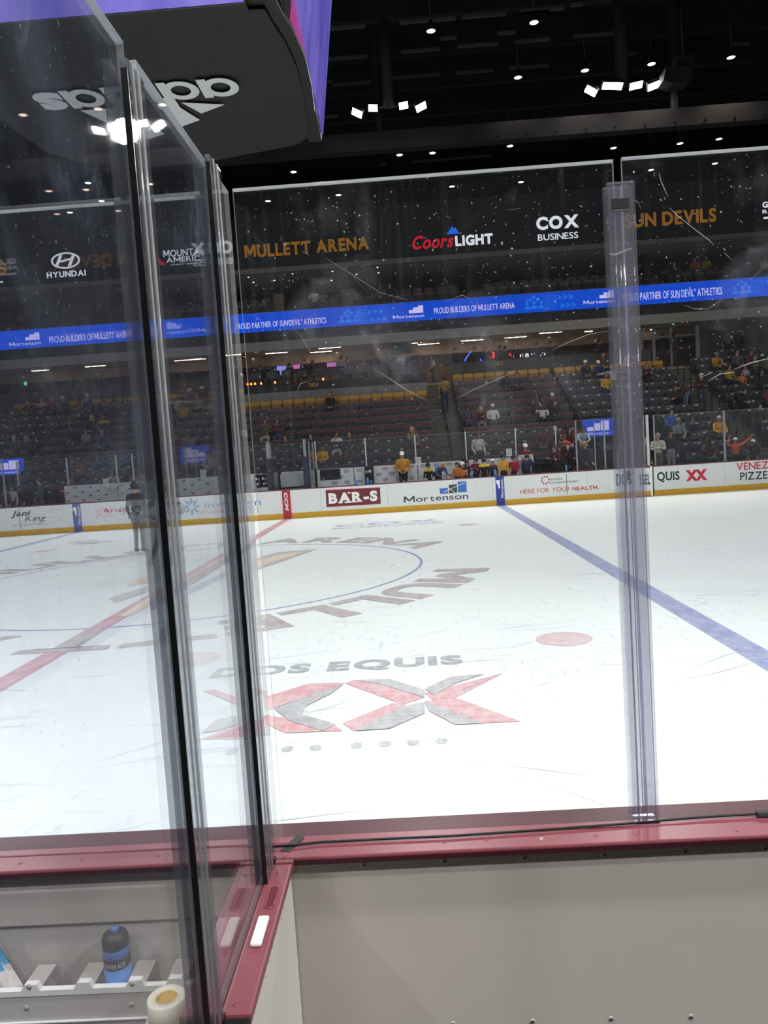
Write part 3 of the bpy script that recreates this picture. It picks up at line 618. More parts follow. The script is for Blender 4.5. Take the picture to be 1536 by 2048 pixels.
# ------------------------------------------------------------------ far boards with their advertising
YW = BY+.004                       # lettering plane, just proud of the board face
M_BW = mat('board_white', 'e2e5e4', .35, .03, 2, spec=.4); M_KICK = mat('kick_yellow', 'd2a21e', .4, .06, 3); M_CAPF = mat('far_cap_maroon', '5e2230', .45)
INK = {c: mat('ink_'+c, c, .45, .06, 4) for c in ('23262a', 'b02a38', '6e1f2c', '2a3f9a', '3f6fc4', 'f2f2f0', '3f474e', '4a98cc', 'c0583c', '8c8f92', '1d2a60', 'c8283c', 'd8732c')}
far = props(thing('wall_far', 'far dasher boards', None, kind='structure'))
GX0, GX1 = 12.55, 13.14            # leaf of the half-open gate
seams = [-34, -11.6, -9.2, -6.0, -3.5, -1.2, 1.25, 3.7, 6.1, 7.5, 9.9, 10.9, GX0]
for a, b in list(zip(seams[:-1], seams[1:]))+[(13.29, 15.8), (15.8, 18.2), (18.2, 34)]:
    MB().box(a+.003, b-.003, BY, BY+.10, .20, 1.04).build('board_panel', M_BW, far)
    MB().box(a, b, BY-.006, BY+.10, 0, .20).build('kick_plate', M_KICK, far)
for a, b in ((-34, GX0), (13.29, 34)): MB().bbox(a, b, BY-.01, BY+.19, 1.04, 1.075, .006).build('cap_rail', M_CAPF, far)
def pad(x0, x1, m, nm):
    MB().box(x0, x1, BY-.009, BY+.01, .0, 1.04).build(nm, m, far)
pad(-7.925, -7.62, INK['2a3f9a'], 'blue_line_pad'); pad(7.62, 7.925, INK['2a3f9a'], 'blue_line_pad'); pad(-.152, .152, INK['b02a38'], 'centre_line_pad')
def ad(name, c, fn):
    b = MB(); fn(b); b.build(name, INK[c], far)
yp = BY-.012
for xc in (-7.77, 7.77):
    def vert(b, xc=xc):
        lettering(b, 'Mortenson', lambda a, c: (xc+.12-c*.10, yp, .28+a*.66), .012)
        for z0, z1, w in ((.62, .72, .06), (.72, .80, .09), (.80, .92, .13)): b.flat([(xc-.0, yp, z0), (xc-w, yp, z0), (xc-w, yp, z1), (xc-.0, yp, z1)])
    ad('pad_lettering', 'f2f2f0', vert)
ad('pad_lettering', 'f2f2f0', lambda b: lettering(b, 'CCM', lambda a, c: (-.075+c*.13, yp, .96-a*.66), .05, .15))
y = YW-.008
ad('advert_ground', '6e1f2c', lambda b: polyY(b, [(651, 980), (760, 974.5), (761.5, 1008), (653, 1014.5)], y+.002))
ad('advert_ground', 'b02a38', lambda b: [polyY(b, q, y+.001) for q in ([(651, 980), (760, 974.5), (760.1, 976), (651.1, 981.5)], [(652.9, 1013), (761.4, 1006.6), (761.5, 1008), (653, 1014.5)])])
def slab(b, s, r, yy, wd=.05):    # block letters with slab serifs
    sign(b, s, r, yy, .055)
    x0, z0, x1, z1 = r; n = len(s); h = z1-z0
    for i, ch in enumerate(s):
        if ch in '-S': continue
        a0, a1 = x0+(x1-x0)*(i+.03)/n, x0+(x1-x0)*(i+.92)/n
        b.flat([(a0-.02, yy-.001, z0), (a0+(a1-a0)*(.42), yy-.001, z0), (a0+(a1-a0)*(.42), yy-.001, z0+h*.13), (a0-.02, yy-.001, z0+h*.13)])
        if ch in 'AR': b.flat([(a1-(a1-a0)*.36, yy-.001, z0), (a1+.03, yy-.001, z0), (a1+.03, yy-.001, z0+h*.13), (a1-(a1-a0)*.36, yy-.001, z0+h*.13)])
        if ch != 'A': b.flat([(a0-.02, yy-.001, z1-h*.13), (a0+(a1-a0)*.3, yy-.001, z1-h*.13), (a0+(a1-a0)*.3, yy-.001, z1), (a0-.02, yy-.001, z1)])
ad('advert_lettering', 'f2f2f0', lambda b: slab(b, 'BAR-S', rectY(658, 1008, 754, 980.5, y), y))
ad('advert_lettering', '3f474e', lambda b: sign(b, 'Mortenson', rectY(808, 1005.5, 936, 985, y), y, .01))
ad('advert_emblem', '3f6fc4', lambda b: [polyY(b, q, y) for q in ([(879, 977), (896, 975.5), (896, 987), (880, 988)], [(915, 963.5), (932.5, 962.5), (933.5, 984), (916, 985)])])
ad('advert_emblem', '3f474e', lambda b: [polyY(b, q, y) for q in ([(897.5, 970), (914, 968.5), (914.5, 985), (898, 987)],)])
ad('advert_emblem', 'f2f2f0', lambda b: [polyY(b, q, y-.002) for q in ([(888, 983), (930, 964.6), (930.2, 965.6), (888.6, 984)], [(897, 975), (909, 984), (908.4, 985), (896.5, 976)])])
ad('advert_lettering', '3f474e', lambda b: [sign(b, 'arizona', rectY(1100, 961, 1124, 954.5, y), y), sign(b, 'complete health', rectY(1100, 969, 1156, 959.5, y), y)])
ad('advert_lettering', 'c0583c', lambda b: [sign(b, 'HERE FOR YOUR', rectY(1040.5, 988, 1140, 973, y), y, .0), sign(b, 'HEALTH.', rectY(1145, 981.5, 1197.5, 970.5, y), y, .035)])
def star(b):
    c = onY(1090.5, 960.5, y); 
    for i in range(8):
        a = 2*PI*i/8+.2; b.flat([(c[0]+.12*math.cos(a-.33), y, c[2]+.12*math.sin(a-.33)), (c[0]+.19*math.cos(a), y, c[2]+.19*math.sin(a)), (c[0]+.12*math.cos(a+.33), y, c[2]+.12*math.sin(a+.33)), (c[0]+.10*math.cos(a), y, c[2]+.10*math.sin(a))])
ad('advert_emblem', 'c0583c', star)
ad('advert_lettering', '3f474e', lambda b: sign(b, 'DOS', rectY(1233, 972, 1262, 945.5, y), y, .03))
ad('advert_lettering', '23262a', lambda b: sign(b, 'QUIS', (13.40, .46, 14.20, .84), y, .03))
def xx(b):
    for k in (0, 1):
        cx, cz, w, h = 14.63+k*.335, .645, .21, .20
        for sg in (-1, 1): yq = y-.0006*k-.0003*sg; b.flat([(cx-w, yq, cz-sg*h), (cx-w+.13, yq, cz-sg*h), (cx+w, yq, cz+sg*h), (cx+w-.13, yq, cz+sg*h)])
ad('advert_emblem', 'c8283c', xx)
ad('advert_lettering', 'c8283c', lambda b: sign(b, "VENEZIA'S", (16.22, .72, 17.95, 1.0), y, .012))
ad('advert_lettering', '23262a', lambda b: sign(b, 'PIZZERIA', (16.34, .36, 17.9, .64), y, .012))
ad('advert_lettering', '4a98cc', lambda b: sign(b, 'invisalign', rectY(410, 1021, 521, 997, y), y, .0))
def petals(b):
    c = onY(383, 1013, y)
    for i in range(8):
        a = PI/2+2*PI*i/8; d = lambda r, o: (c[0]+r*math.cos(a)-o*math.sin(a), y, c[2]+r*math.sin(a)+o*math.cos(a))
        b.flat([d(.06, 0), d(.17, .05), d(.25, .045), d(.34, 0), d(.25, -.045), d(.17, -.05)])
ad('advert_emblem', '4a98cc', petals)
ad('advert_lettering', 'c8283c', lambda b: sign(b, 'Arizona', rectY(206, 1026, 275, 1013, y), y, .02))
ad('advert_lettering', '1d2a60', lambda b: sign(b, 'Foothills', rectY(256, 1038, 300, 1028, y), y, .01, .2))
ad('advert_lettering', '23262a', lambda b: [sign(b, 'Jani', rectY(22, 1037, 61, 1020, y), y, .03, .3), sign(b, 'King', rectY(50, 1046, 92, 1030, y), y, .0, .3), sign(b, 'The King of Clean', rectY(26, 1053, 84, 1046, y), y, 0, .3)])
MB().box(-11.95, -10.8, BY-.004, BY+.01, .2, 1.03).build('grey_panel', mat('board_grey', 'a9acac', .4), far)
for x in (-9.93, 10.16, 12.3): MB().box(x, x+.02, BY-.006, BY+.002, .25, .98).build('gate_hinge', mat('hinge_grey', '55585a', .5), far)
MB().box(12.33, 12.45, BY-.012, BY+.002, .62, .98).build('gate_latch', INK['23262a'], far)
# gate leaf standing ajar
gt = thing('rink_gate', 'far board gate standing ajar with a thick white edge', 'gate', (GX0, BY, 0))
ang = -.17; R = Matrix.Translation((GX0, BY, 0)) @ Matrix.Rotation(ang, 4, 'Z') @ Matrix.Translation((-GX0, -BY, 0))
MB().box(GX0, GX1, BY, BY+.10, .20, 1.03).xf(R).build('leaf', M_BW, gt); MB().box(GX0, GX1, BY-.005, BY+.1, .03, .20).xf(R).build('kick_plate', M_KICK, gt)
MB().bbox(GX0, GX1+.01, BY-.01, BY+.16, 1.03, 1.07, .006).xf(R).build('cap_rail', M_CAPF, gt); MB().box(GX1, GX1+.07, BY-.008, BY+.17, .02, 1.08).xf(R).build('edge', INK['f2f2f0'], gt)
b = MB(); sign(b, 'SSEL', (GX0+.22, .42, GX1-.01, .80), BY-.004, .03); b.xf(R).build('lettering', INK['23262a'], gt)
struct('floor_gap', MB().box(GX1+.09, 13.285, BY+.02, BY+.35, -.02, .02), M_BLACK)
# glass on the far boards beyond the benches
M_FG = clear('sheet_far', 'f4f6f8', .028, .10, .10, 11.0); M_POSTW = mat('post_white', 'd0d2d2', .4); M_POSTG = mat('post_grey', '8e9296', .4)
def far_pane(x0, x1, label, y0=13.04, z0=1.08, z1=2.87):
    t = thing('rink_glass', label, 'glass panel', ((x0+x1)/2, y0, z0)); MB().box(x0, x1, y0, y0+.012, z0, z1).build('sheet', M_FG, t); MB().box(x0, x1, y0-.001, y0+.013, z1-.008, z1+.004).build('top_edge', M_EDGE, t)
def post(x, yy, z0, z1, w, m, label, nm='glass_post', d=None):
    t = thing(nm, label, 'glass post', (x, yy, z0)); d = d or w*.5
    MB().bbox(x-w/2, x+w/2, yy-d, yy+d, z0, z1, w*.2).build('upright', m, t); MB().bbox(x-w*.75, x+w*.75, yy-d*1.4, yy+d*1.4, z0, z0+.03, .006).build('foot', M_POSTG, t); return t
for a, b, lb in ((10.62, 11.25, 'clear pane at the far end of the players bench'), (11.27, 11.58, 'slim clear pane by the bench end posts'), (11.64, 12.52, 'clear pane before the far gate'), (13.42, 15.84, 'wide clear pane above the double-X advert'), (15.90, 18.2, 'wide clear pane above the pizza advert'), (18.24, 20.6, 'far pane past the pizza advert'),
                 (-12.6, -10.45, 'far pane above the grey advert panel'), (-15, -12.66, 'far pane past the grey advert panel')): far_pane(a, b, lb)
for x, w, m, lb in ((10.60, .05, M_POSTG, 'grey post at the end of the players bench'), (11.26, .04, M_POSTG, 'slim grey post of the bench-end pair'), (11.61, .05, M_POSTG, 'grey glass post before the far gate'), (13.02, .05, M_POSTG, 'grey post standing just behind the open gate'), (13.39, .05, M_POSTG, 'grey post where the boards resume past the gate'),
                 (15.87, .07, M_POSTG, 'grey post above the double-X advert end'), (18.22, .05, M_POSTG, 'grey post past the pizza advert'), (-10.42, .05, M_POSTG, 'grey post above the grey advert panel')): post(x, 13.06, 1.08, 2.88, w, m, lb)
p = R @ Vector((GX1-.03, 13.05, 0)); post(p.x, p.y, 1.075, 2.9, .09, M_POSTW, 'thick white post on the open gate leaf')

# ------------------------------------------------------------------ players benches
M_CONC = mat('concrete_dark', '5b5852', .85, .14, 1.5); M_STEP = mat('concrete_step', '6a665e', .85, .14, 2)
struct('floor_bench', MB().box(-13, 13.3, 13.14, 15.0, 0, .40).box(13.3, 20, 13.14, 14.28, 0, .40), mat('rubber_mat', '33343a', .9))
M_COXW = mat('backdrop_grey', 'e2e5e8', .5, .03, 2); M_COXT = INK['1d2a60']; M_SPOT = mat('backdrop_mark', '51585e', .6)
YC = 14.94
def backboard(x0, x1, label, kind, z1=1.68):
    t = thing('bench_backboard', label, 'backboard', ((x0+x1)/2, YC, .40))
    MB().box(x0+.004, x1-.004, YC, YC+.06, .405, z1).build('board', M_COXW, t)
    b = MB()
    if kind == 'cox':
        row = 0; z = z1-.14
        while z > .75:
            x = math.floor(x0/.50)*.50+.25*(row % 2)
            while x < x1-.06:
                if x > x0+.05 and x+.22 < x1: 
                    lettering(b, 'COX', lambda a, c: (x+a*.21, YC-.002, z+c*.085), .04); b.flat([(x+.01, YC-.002, z-.035), (x+.20, YC-.002, z-.035), (x+.20, YC-.002, z-.018), (x+.01, YC-.002, z-.018)])
                x += .50
            row += 1; z -= .22
        if b.v: b.build('lettering', M_COXT, t)
    elif kind == 'dash':
        row = 0; z = z1-.12
        while z > .8:
            x = math.floor(x0/.62)*.62+.31*(row % 2)
            while x < x1-.06:
                if x > x0+.03 and x+.27 < x1:
                    if int(x/.31+row) % 2: b.flat([(x, YC-.002, z), (x+.25, YC-.002, z+.008), (x+.25, YC-.002, z+.025), (x, YC-.002, z+.02)])
                    else: b.flat([(x, YC-.002, z), (x+.12, YC-.002, z), (x+.12, YC-.002, z+.05), (x, YC-.002, z+.05)])
                x += .62
            row += 1; z -= .17
        if b.v: b.build('print_pattern', M_SPOT, t)
    return t
# centre gap dividers first, then the panel run
for x0, x1, lb, k in ((-9.05, -6.95, 'pale sponsor backboard with dash marks at the far end of the visitors bench', 'dash'), (-6.94, -4.9, 'pale dash-marked backboard behind the skating official', 'dash'), (-4.89, -2.9, 'pale dash-marked backboard before the bench gap', 'dash'), (-2.89, -.95, 'pale dash-marked backboard carrying the hanging gear bags', 'dash'),
                      (-.45, .62, 'plain pale panel between the two padded divider posts', ''), (.95, 2.38, 'pale backboard with blue lettering under the black monitor', 'cox'), (2.40, 2.82, 'narrow lettered backboard beside the equipment rack', 'cox'), (3.16, 4.86, 'lettered backboard behind the man in the mustard hoodie', 'cox'), (4.88, 6.82, 'lettered backboard behind the crouching coach', 'cox'), (6.84, 8.70, 'lettered backboard behind the cluster of helmeted children', 'cox'), (8.72, 9.25, 'narrow backboard behind the man in the jersey', '')):
    backboard(x0, x1, lb, k)
M_BG = clear('sheet_bench', 'f0f2f4', .05, .12, .05, 13.0)
for x0, x1, lb in ((-10.8, -8.9, 'bench-back pane at the far end of the visitors bench'), (-8.82, -6.93, 'bench-back pane above the dash-marked boards'), (-6.86, -4.95, 'bench-back pane behind the skating official'), (-4.9, -2.9, 'bench-back pane next to the bench gap'), (-2.85, -.98, 'bench-back pane above the hanging bags'), (-.55, .52, 'centre pane between the divider posts'), (.98, 2.86, 'bench-back pane above the black monitor'), (2.94, 4.80, 'bench-back pane behind the mustard hoodie'), (4.87, 6.74, 'bench-back pane at the foot of the stairs'), (6.81, 8.66, 'bench-back pane behind the woman in white'), (8.74, 10.2, 'bench-back pane behind the man in the jersey')):
    t = thing('rink_glass', lb, 'glass panel', ((x0+x1)/2, YC+.03, 1.68)); MB().box(x0, x1, YC+.024, YC+.036, 1.682, 2.75).build('sheet', M_BG, t); MB().box(x0, x1, YC+.023, YC+.037, 2.742, 2.752).build('top_edge', M_EDGE, t)
for x, lb in ((-10.85, 'white post at the end of the visitors bench'), (-8.86, 'white post above the first dash-marked board'), (-6.9, 'white post beside the leaning fan'), (-6.25, 'slim white post near the side-glass joint'), (-4.93, 'white post next to the bench gap board'), (-2.88, 'white post above the last dash-marked board'), (-.94, 'white post left by the padded divider'), (.95, 'white post above the monitor'), (2.9, 'white post above the equipment rack'), (4.83, 'white post beside the mustard hoodie'), (6.78, 'white post at the foot of the stairs'), (8.70, 'white post behind the man in the jersey'), (10.24, 'white post at the end of the home bench')):
    post(x, YC+.03, 1.69, 2.78, .055, M_POSTW, lb)
# padded dividers in the bench gap
M_PADK = mat('pad_charcoal', '2b2d33', .7); M_PADB = mat('pad_navy', '2a2f45', .7)
for x, m, lb in ((-.58, M_PADK, 'charcoal padded post on the boards at the bench gap'), (.76, M_PADB, 'navy padded post on the boards at the bench gap')):
    t = thing('divider_post', lb, 'padded post', (x, 13.25, .40)); MB().bbox(x-.11, x+.11, 13.16, 13.34, .402, 2.22, .03).build('pad', m, t); MB().bbox(x-.05, x+.05, 13.2, 13.3, 2.22, 2.85, .01).build('upright', M_POSTG, t)
for x, lb in ((-.52, 'clear divider pane behind the charcoal padded post'), (.90, 'clear divider pane behind the navy padded post')):
    t = thing('rink_glass', lb, 'glass panel', (x, 14.1, .45)); MB().box(x-.006, x+.006, 13.36, YC-.03, .45, 2.75).build('sheet', M_BG, t); MB().box(x-.02, x+.02, 13.36, 13.40, .42, 2.78).build('upright', M_POSTG, t)
# black monitor, rack, gear bags, barrier, bottles
t = thing('monitor', 'black monitor hung on the lettered backboard', 'screen', (1.6, YC-.06, 1.2)); x0, z0, x1, z1 = rectY(641, 960, 680, 938, YC-.05)
MB().bbox(x0, x1, YC-.075, YC-.02, z0, z1, .01).build('casing', M_BLACK, t); MB().box(x0+.02, x1-.02, YC-.078, YC-.074, z0+.02, z1-.02).build('screen', mat('screen_dark', '20262e', .15), t)
MB().tube([(x0, YC-.05, z1+.03), (x1, YC-.05, z1+.03)], .012, 6).build('bracket', M_POSTG, t)
t = thing('equipment_rack', 'black equipment rack stuffed with gear between the lettered boards', 'rack', (2.98, 14.75, .40))
MB().bbox(2.83, 3.15, 14.6, 14.9, .405, 1.66, .01).build('frame', M_BLACK, t)
for i, (dx, z, m) in enumerate(((.07, 1.48, M_POSTG), (.2, 1.5, M_COXW), (.1, 1.2, M_HELMB), (.22, 1.1, INK['8c8f92']), (.12, .95, INK['f2f2f0']), (.22, .82, INK['3f6fc4']))): MB().bbox(2.83+dx-.05, 2.83+dx+.05, 14.565, 14.6, z-.05, z+.05, .012).build('gear', m, t)
for x, lb in ((-2.02, 'black gear bag hanging on the dash-marked backboard, the one nearer the corner'), (-1.68, 'black gear bag hanging beside the padded divider')):
    x = {-2.02: onY(516, 958, 14.85)[0], -1.68: onY(529, 957, 14.85)[0]}[x]
    t = thing('gear_bag', lb, 'bag', (x, 14.85, 1.0)); zc = onY(522, 960, 14.85)[2]
    MB().bbox(x-.12, x+.12, 14.78, 14.92, zc-.25, zc+.22, .04).build('body', mat('bag_black', '1b1b1f', .7), t); MB().tube([(x-.03, 14.86, zc+.2), (x, 14.86, zc+.42), (x+.03, 14.86, zc+.2)], .012, 6).build('strap', M_HOLE, t)
    for dx, dz, m in ((-.05, .05, INK['f2f2f0']), (.05, .02, INK['8c8f92']), (-.02, -.16, INK['f2f2f0']), (.06, -.12, M_POSTG)): MB().ell((x+dx, 14.77, zc+dz), (.045, .015, .05), 8, 6).build('pocket', m, t)
t = thing('barrier', 'low grey mesh barrier standing in the bench gap', 'barrier', (.1, 14.0, .40)); x0, z0, x1, z1 = rectY(563, 976, 610, 946, 14.0)
for x in (x0, x1): MB().tube([(x, 14, .40), (x, 14, z1)], .018, 8).build('leg', M_POSTG, t)
MB().box(x0, x1, 13.995, 14.005, .6, z1-.02).build('sheet', mat('barrier_grey', 'a9adb2', .6), t); MB().tube([(x0-.1, 13.9, z0), (x1+.05, 13.9, z0+.02)], .02, 8).build('rail', M_BLACK, t)
M_BOT = mat('bench_bottle_blue', '3f86c8', .35)
for u, v, lb in ((712.5, 965, 'blue bottle on the far boards before the lettered panel'), (735.5, 963, 'blue bottle on the far boards before the equipment rack'), (943.5, 952, 'blue bottle on the boards among the helmeted children'), (990, 948, 'blue bottle on the boards beside the blue line pad'), (1132.5, 936, 'blue bottle on the boards beside the folded-arms staff member')):
    x, _, z = onY(u, v, 13.06); t = thing('squeeze_bottle', lb, 'bottle', (x, 13.06, 1.0755))
    MB().lathe([(.004, 1.0755), (.036, 1.0755), (.038, 1.10), (.038, 1.24), (.030, 1.26)], 14, (x, 13.06, 0)).build('body', M_BOT, t); MB().lathe([(.031, 1.255), (.034, 1.265), (.030, 1.29), (.010, 1.30), (.010, 1.325), (.002, 1.328)], 12, (x, 13.06, 0)).build('cap', M_BOT, t)
for u, v, yy, lb in ((836.5, 922, YC-.005, 'white notice sheet taped beside the mustard hoodie'), (1018, 905, YC-.005, 'white notice sheet taped behind the jerseyed man'), (212, 965, YC-.005, 'white notice sheet taped on the dash-marked boards'), (406, 947, YC-.005, 'white notice sheet seen past the side-glass joint')):
    x, _, z = onY(u, v, yy); t = thing('notice', lb, 'paper', (x, yy, z)); MB().box(x-.11, x+.11, yy-.004, yy, z-.15, z+.15).build('paper', INK['f2f2f0'], t)
    b = MB(); [b.box(x-.08, x+.08, yy-.0055, yy-.004, z+.10-i*.045, z+.115-i*.045) for i in range(5)]; b.build('print', INK['8c8f92'], t)
x0, z0, x1, z1 = rectY(1071, 930, 1098, 913, 14.8)
t = thing('bench_sign', 'black sign board beside the folded-arms staff member', 'sign', ((x0+x1)/2, 14.8, z0)); MB().bbox(x0, x1, 14.79, 14.82, z0, z1, .006).build('board', M_BLACK, t)
b = MB(); sign(b, 'Sun Devils', (x0+.06, z0+.22, x1-.06, z0+.30), 14.788, .0); b.build('lettering', INK['8c8f92'], t); MB().box(x0+.1, x0+.14, 14.8, 14.83, .4, z0).build('leg', M_BLACK, t); MB().box(x1-.14, x1-.1, 14.8, 14.83, .4, z0).build('leg', M_BLACK, t)
def onX(u, v, x):
    d = ray(u, v); return CAM + d*(x-CAM[0])/d[0]
# ------------------------------------------------------------------ stepped stands
RY = lambda k: 15.75+.83*k
RZ = lambda k: .97+.40*k
stand = props(thing('floor_stands', 'concrete seating steps', None, kind='structure'))
def treads(x0, x1, k0, k1, nm='seating_step', m=M_CONC):
    b = MB()
    for k in range(k0, k1+1):
        b.box(x0, x1, RY(k)-.62, RY(k)+.21 if k < k1 else RY(k)+.30, RZ(k)-.44 if k > k0 else max(0, RZ(k)-.9), RZ(k))
    b.build(nm, m, stand)
def aisle(x0, x1, k0, k1):
    b = MB()
    for k in range(k0, k1+1):
        b.box(x0, x1, RY(k)-.62, RY(k)+.21, RZ(k)-.44, RZ(k), 0); b.box(x0, x1, RY(k)-.62-.32, RY(k)-.62, RZ(k)-.44, RZ(k)-.2, 0)
        b.box(x0, x1, RY(k)-.655, RY(k)-.575, RZ(k), RZ(k)+.004, 1); b.box(x0, x1, RY(k)-.975, RY(k)-.895, RZ(k)-.2, RZ(k)-.196, 1)
    b.build('aisle_steps', [M_STEP, mat('step_nosing', 'bdb8ac', .7)], stand)
for sg in (1, -1):
    mm = (lambda a, b: (min(sg*a, sg*b), max(sg*a, sg*b)))
    treads(*mm(6.95, 11.84), 0, 10); aisle(*mm(5.66, 6.95), 0, 11); treads(*mm(11.98, 17.45), 4, 10); treads(*mm(15.12, 17.45), -1, 3); aisle(*mm(17.45, 18.7), 0, 11); treads(*mm(18.7, 26), -1, 11)
    b = MB(); b.box(*mm(11.84, 11.98), 15.1, 24.3, 0, 1.0); b.build('divider_base', M_CONC, stand)
    b = MB(); x0, x1 = mm(11.98, 15.12); b.box(x0, x1, 17.7, 18.05, 2.22, RZ(4)+.1); b.box(x0, x1, 23.5, 23.6, 0, 3); b.box(x0, x0+.08, 15.2, 23.5, 0, RZ(3)); b.box(x1-.08, x1, 15.2, 23.5, 0, RZ(3)); b.build('tunnel_mouth', mat('tunnel_black', '141416', .8), stand)
treads(-5.66, 5.66, 0, 8)
struct('floor_walkway', MB().box(-20, 26, 15.02, 15.14, 0, .95), M_CONC)

# seats
M_SHELL = mat('seat_shell', '606166', .5, .15, 8); M_MAR = mat('seat_maroon', '5c3a3d', .75, .2, 14); M_PAN = mat('seat_pan_black', '2a2b31', .5, .15, 8); M_YEL = mat('seat_yellow', 'b98a1c', .55, .1, 8); M_YELD = mat('seat_yellow_pan', '93691a', .6, .1, 8); M_TAG = mat('seat_tag', 'c9c9c6', .5); M_LEGG = mat('seat_bracket', '2a2b2e', .5)
def rrect(w, z0, z1, r, n=4):
    p = [(-w, z0), (w, z0)]
    for cx, a0 in ((w-r, 0), (-w+r, PI/2)): p += [(cx+r*math.cos(a0+PI/2*i/n), z1-r+r*math.sin(a0+PI/2*i/n)) for i in range(n+1)]
    return p
til = lambda d: (lambda a, z, y: (a, y+(z-.40)*.10+d, z))
def seat_parts(shell, pad, pan, tag, tagz=None, open_=False):
    b = MB(); b.prism(rrect(.245, .38, .84, .07), til(-.03), -.045, .0); back = b.mesh('backrest', shell)
    out = [('backrest', back)]
    if pad: b = MB(); b.prism(rrect(.215, .52, .815, .05), til(-.03), -.062, -.045); out.append(('back_pad', b.mesh('back_pad', pad)))
    b = MB()
    if open_: b.prism(rrect(.225, -.45, -.03, .06), lambda a, z, d: (a, z, d), .40, .445)
    else: b.prism(rrect(.225, .34, .645, .05), til(-.03), -.15, -.066); b.box(-.17, .17, -.185, -.165, .38, .60)
    out.append(('seat_pan', b.mesh('seat_pan', pan)))
    b = MB(); b.box(-.265, -.248, -.30, .02, .02, .62); b.box(.248, .265, -.30, .02, .02, .62); b.box(-.26, .26, -.05, .01, .30, .38); b.box(-.03, .03, -.05, .01, 0.002, .34); out.append(('bracket', b.mesh('bracket', M_LEGG)))
    if tag: z = tagz; b = MB(); b.prism([(-.06, z-.028), (.06, z-.028), (.06, z+.028), (-.06, z+.028)], til(-.03), -.192 if z < .6 else -.067, -.186 if z < .6 else -.06); out.append(('number_tag', b.mesh('number_tag', M_TAG)))
    return out
PR = {'mar': seat_parts(M_SHELL, M_MAR, M_PAN, False), 'marT': seat_parts(M_SHELL, M_MAR, M_PAN, True, .50), 'blk': seat_parts(M_SHELL, M_PAN, M_PAN, True, .77), 'yel': seat_parts(M_YEL, None, M_YELD, False), 'open': seat_parts(M_SHELL, M_MAR, M_PAN, False, open_=True), 'openb': seat_parts(M_SHELL, M_PAN, M_PAN, False, open_=True)}
PROTO = {}
def place_seat(kind, x, k, label, group):
    loc = (x, RY(k), RZ(k)+.001)
    if kind not in PROTO:
        r = thing('stadium_seat', label, 'seat', loc, 0, group)
        for nm, me in PR[kind]: leaf(nm, r, me)
        PROTO[kind] = r; return r
    return dup(PROTO[kind], loc, 0, label, group)
SEATS = []   # (section, k, i, x, kind)
def block(sec, xs, ks, top, base):
    for k in ks:
        for i, x in enumerate(xs):
            if sec == 'r3' and k == 11 and x < 20.3: continue
            SEATS.append((sec, k, i, x, 'yel' if k == top else ('marT' if base == 'mar' and k <= 3 else base)))
block('mid', [-5.36+.536*i for i in range(21)], range(0, 9), 8, 'mar')
block('r1', [7.24+.5388*i for i in range(9)], range(0, 11), 10, 'mar'); block('l1', [-7.24-.5388*i for i in range(9)], range(0, 11), 10, 'mar')
block('r2', [12.28+.539*i for i in range(10)], range(4, 11), 10, 'blk'); block('r2b', [15.42+.53*i for i in range(4)], range(-1, 4), 99, 'blk'); block('l2', [-12.28-.539*i for i in range(6)], range(4, 11), 10, 'blk')
block('r3', [19.0+.535*i for i in range(7)], range(0, 12), 99, 'blk')
SECN = {'mid': ('block behind the bench gap', 'left end'), 'r1': ('block beside the climbing man', 'stairs'), 'l1': ('block beyond the side glass joint', 'stairs'), 'r2': ('block above the tunnel screen', 'dark divider'), 'r2b': ('low block past the tunnel', 'tunnel'), 'l2': ('block above the other tunnel screen', 'divider'), 'r3': ('block past the outer stairs', 'stairs')}

# ------------------------------------------------------------------ concourse level, ribbon board, suite level, sign fascia
M_GREYW = mat('parapet_grey', '7d7a74', .7, .06, 2); M_BLKW = mat('fascia_black', '111114', .6, .2, 1.2); M_BACK = mat('concourse_wall', '8b7666', .7, .12, .8); M_SOFF = mat('soffit_grey', '8f8b85', .7, .05, 1.5); M_CEILC = mat('concourse_ceiling', 'aa9c90', .7, .06, 1.2)
struct('floor_concourse', MB().box(-30, 32, 24.32, 33, 5.2, 5.5).box(-5.66, 5.66, 22.75, 24.32, 5.2, 5.5), mat('concourse_floor', '8f857a', .5))
struct('wall_parapet_middle', MB().box(-5.66, 5.66, 22.70, 22.86, RZ(8)-.1, 5.42), M_GREYW)
struct('trim_parapet_middle', MB().box(-5.66, 5.66, 22.74, 22.86, 5.42, 5.80).bbox(-5.66, 5.66, 22.68, 22.98, 5.80, 5.84, .01), M_BLKW)
for sg in (1, -1):
    struct('wall_parapet_far' if sg > 0 else 'wall_parapet_near', MB().box(min(sg*6.95, sg*16.9), max(sg*6.95, sg*16.9), 24.32, 24.50, RZ(10)-.1, 6.38).bbox(min(sg*6.95, sg*16.9), max(sg*6.95, sg*16.9), 24.30, 24.55, 6.38, 6.42, .008), mat('parapet_dark', '3f3e3d', .6))
M_GOLD = mat('gold_paint', 'b8902a', .5)
for s_, r, yy in (('101', rectY(620, 774, 636, 764.5, 22.73), 22.735), ('102', rectY(991, 731, 1006, 722, 24.31), 24.315)):
    t = thing('section_sign', 'gold section number on the dark parapet '+('under the bar tables' if s_ == '101' else 'under the neon signs'), 'sign', (r[0], yy, r[1])); b = MB(); sign(b, s_, r, yy-.004, .03); b.build('lettering', M_GOLD, t)
struct('wall_concourse_back', MB().box(-30, 32, 33, 33.2, 5.2, 8.4), M_BACK)
struct('ceiling_concourse', MB().box(-30, 32, 24.2, 33.2, 8.30, 8.5).box(-30, 32, 31.6, 31.8, 7.75, 8.30), M_CEILC)
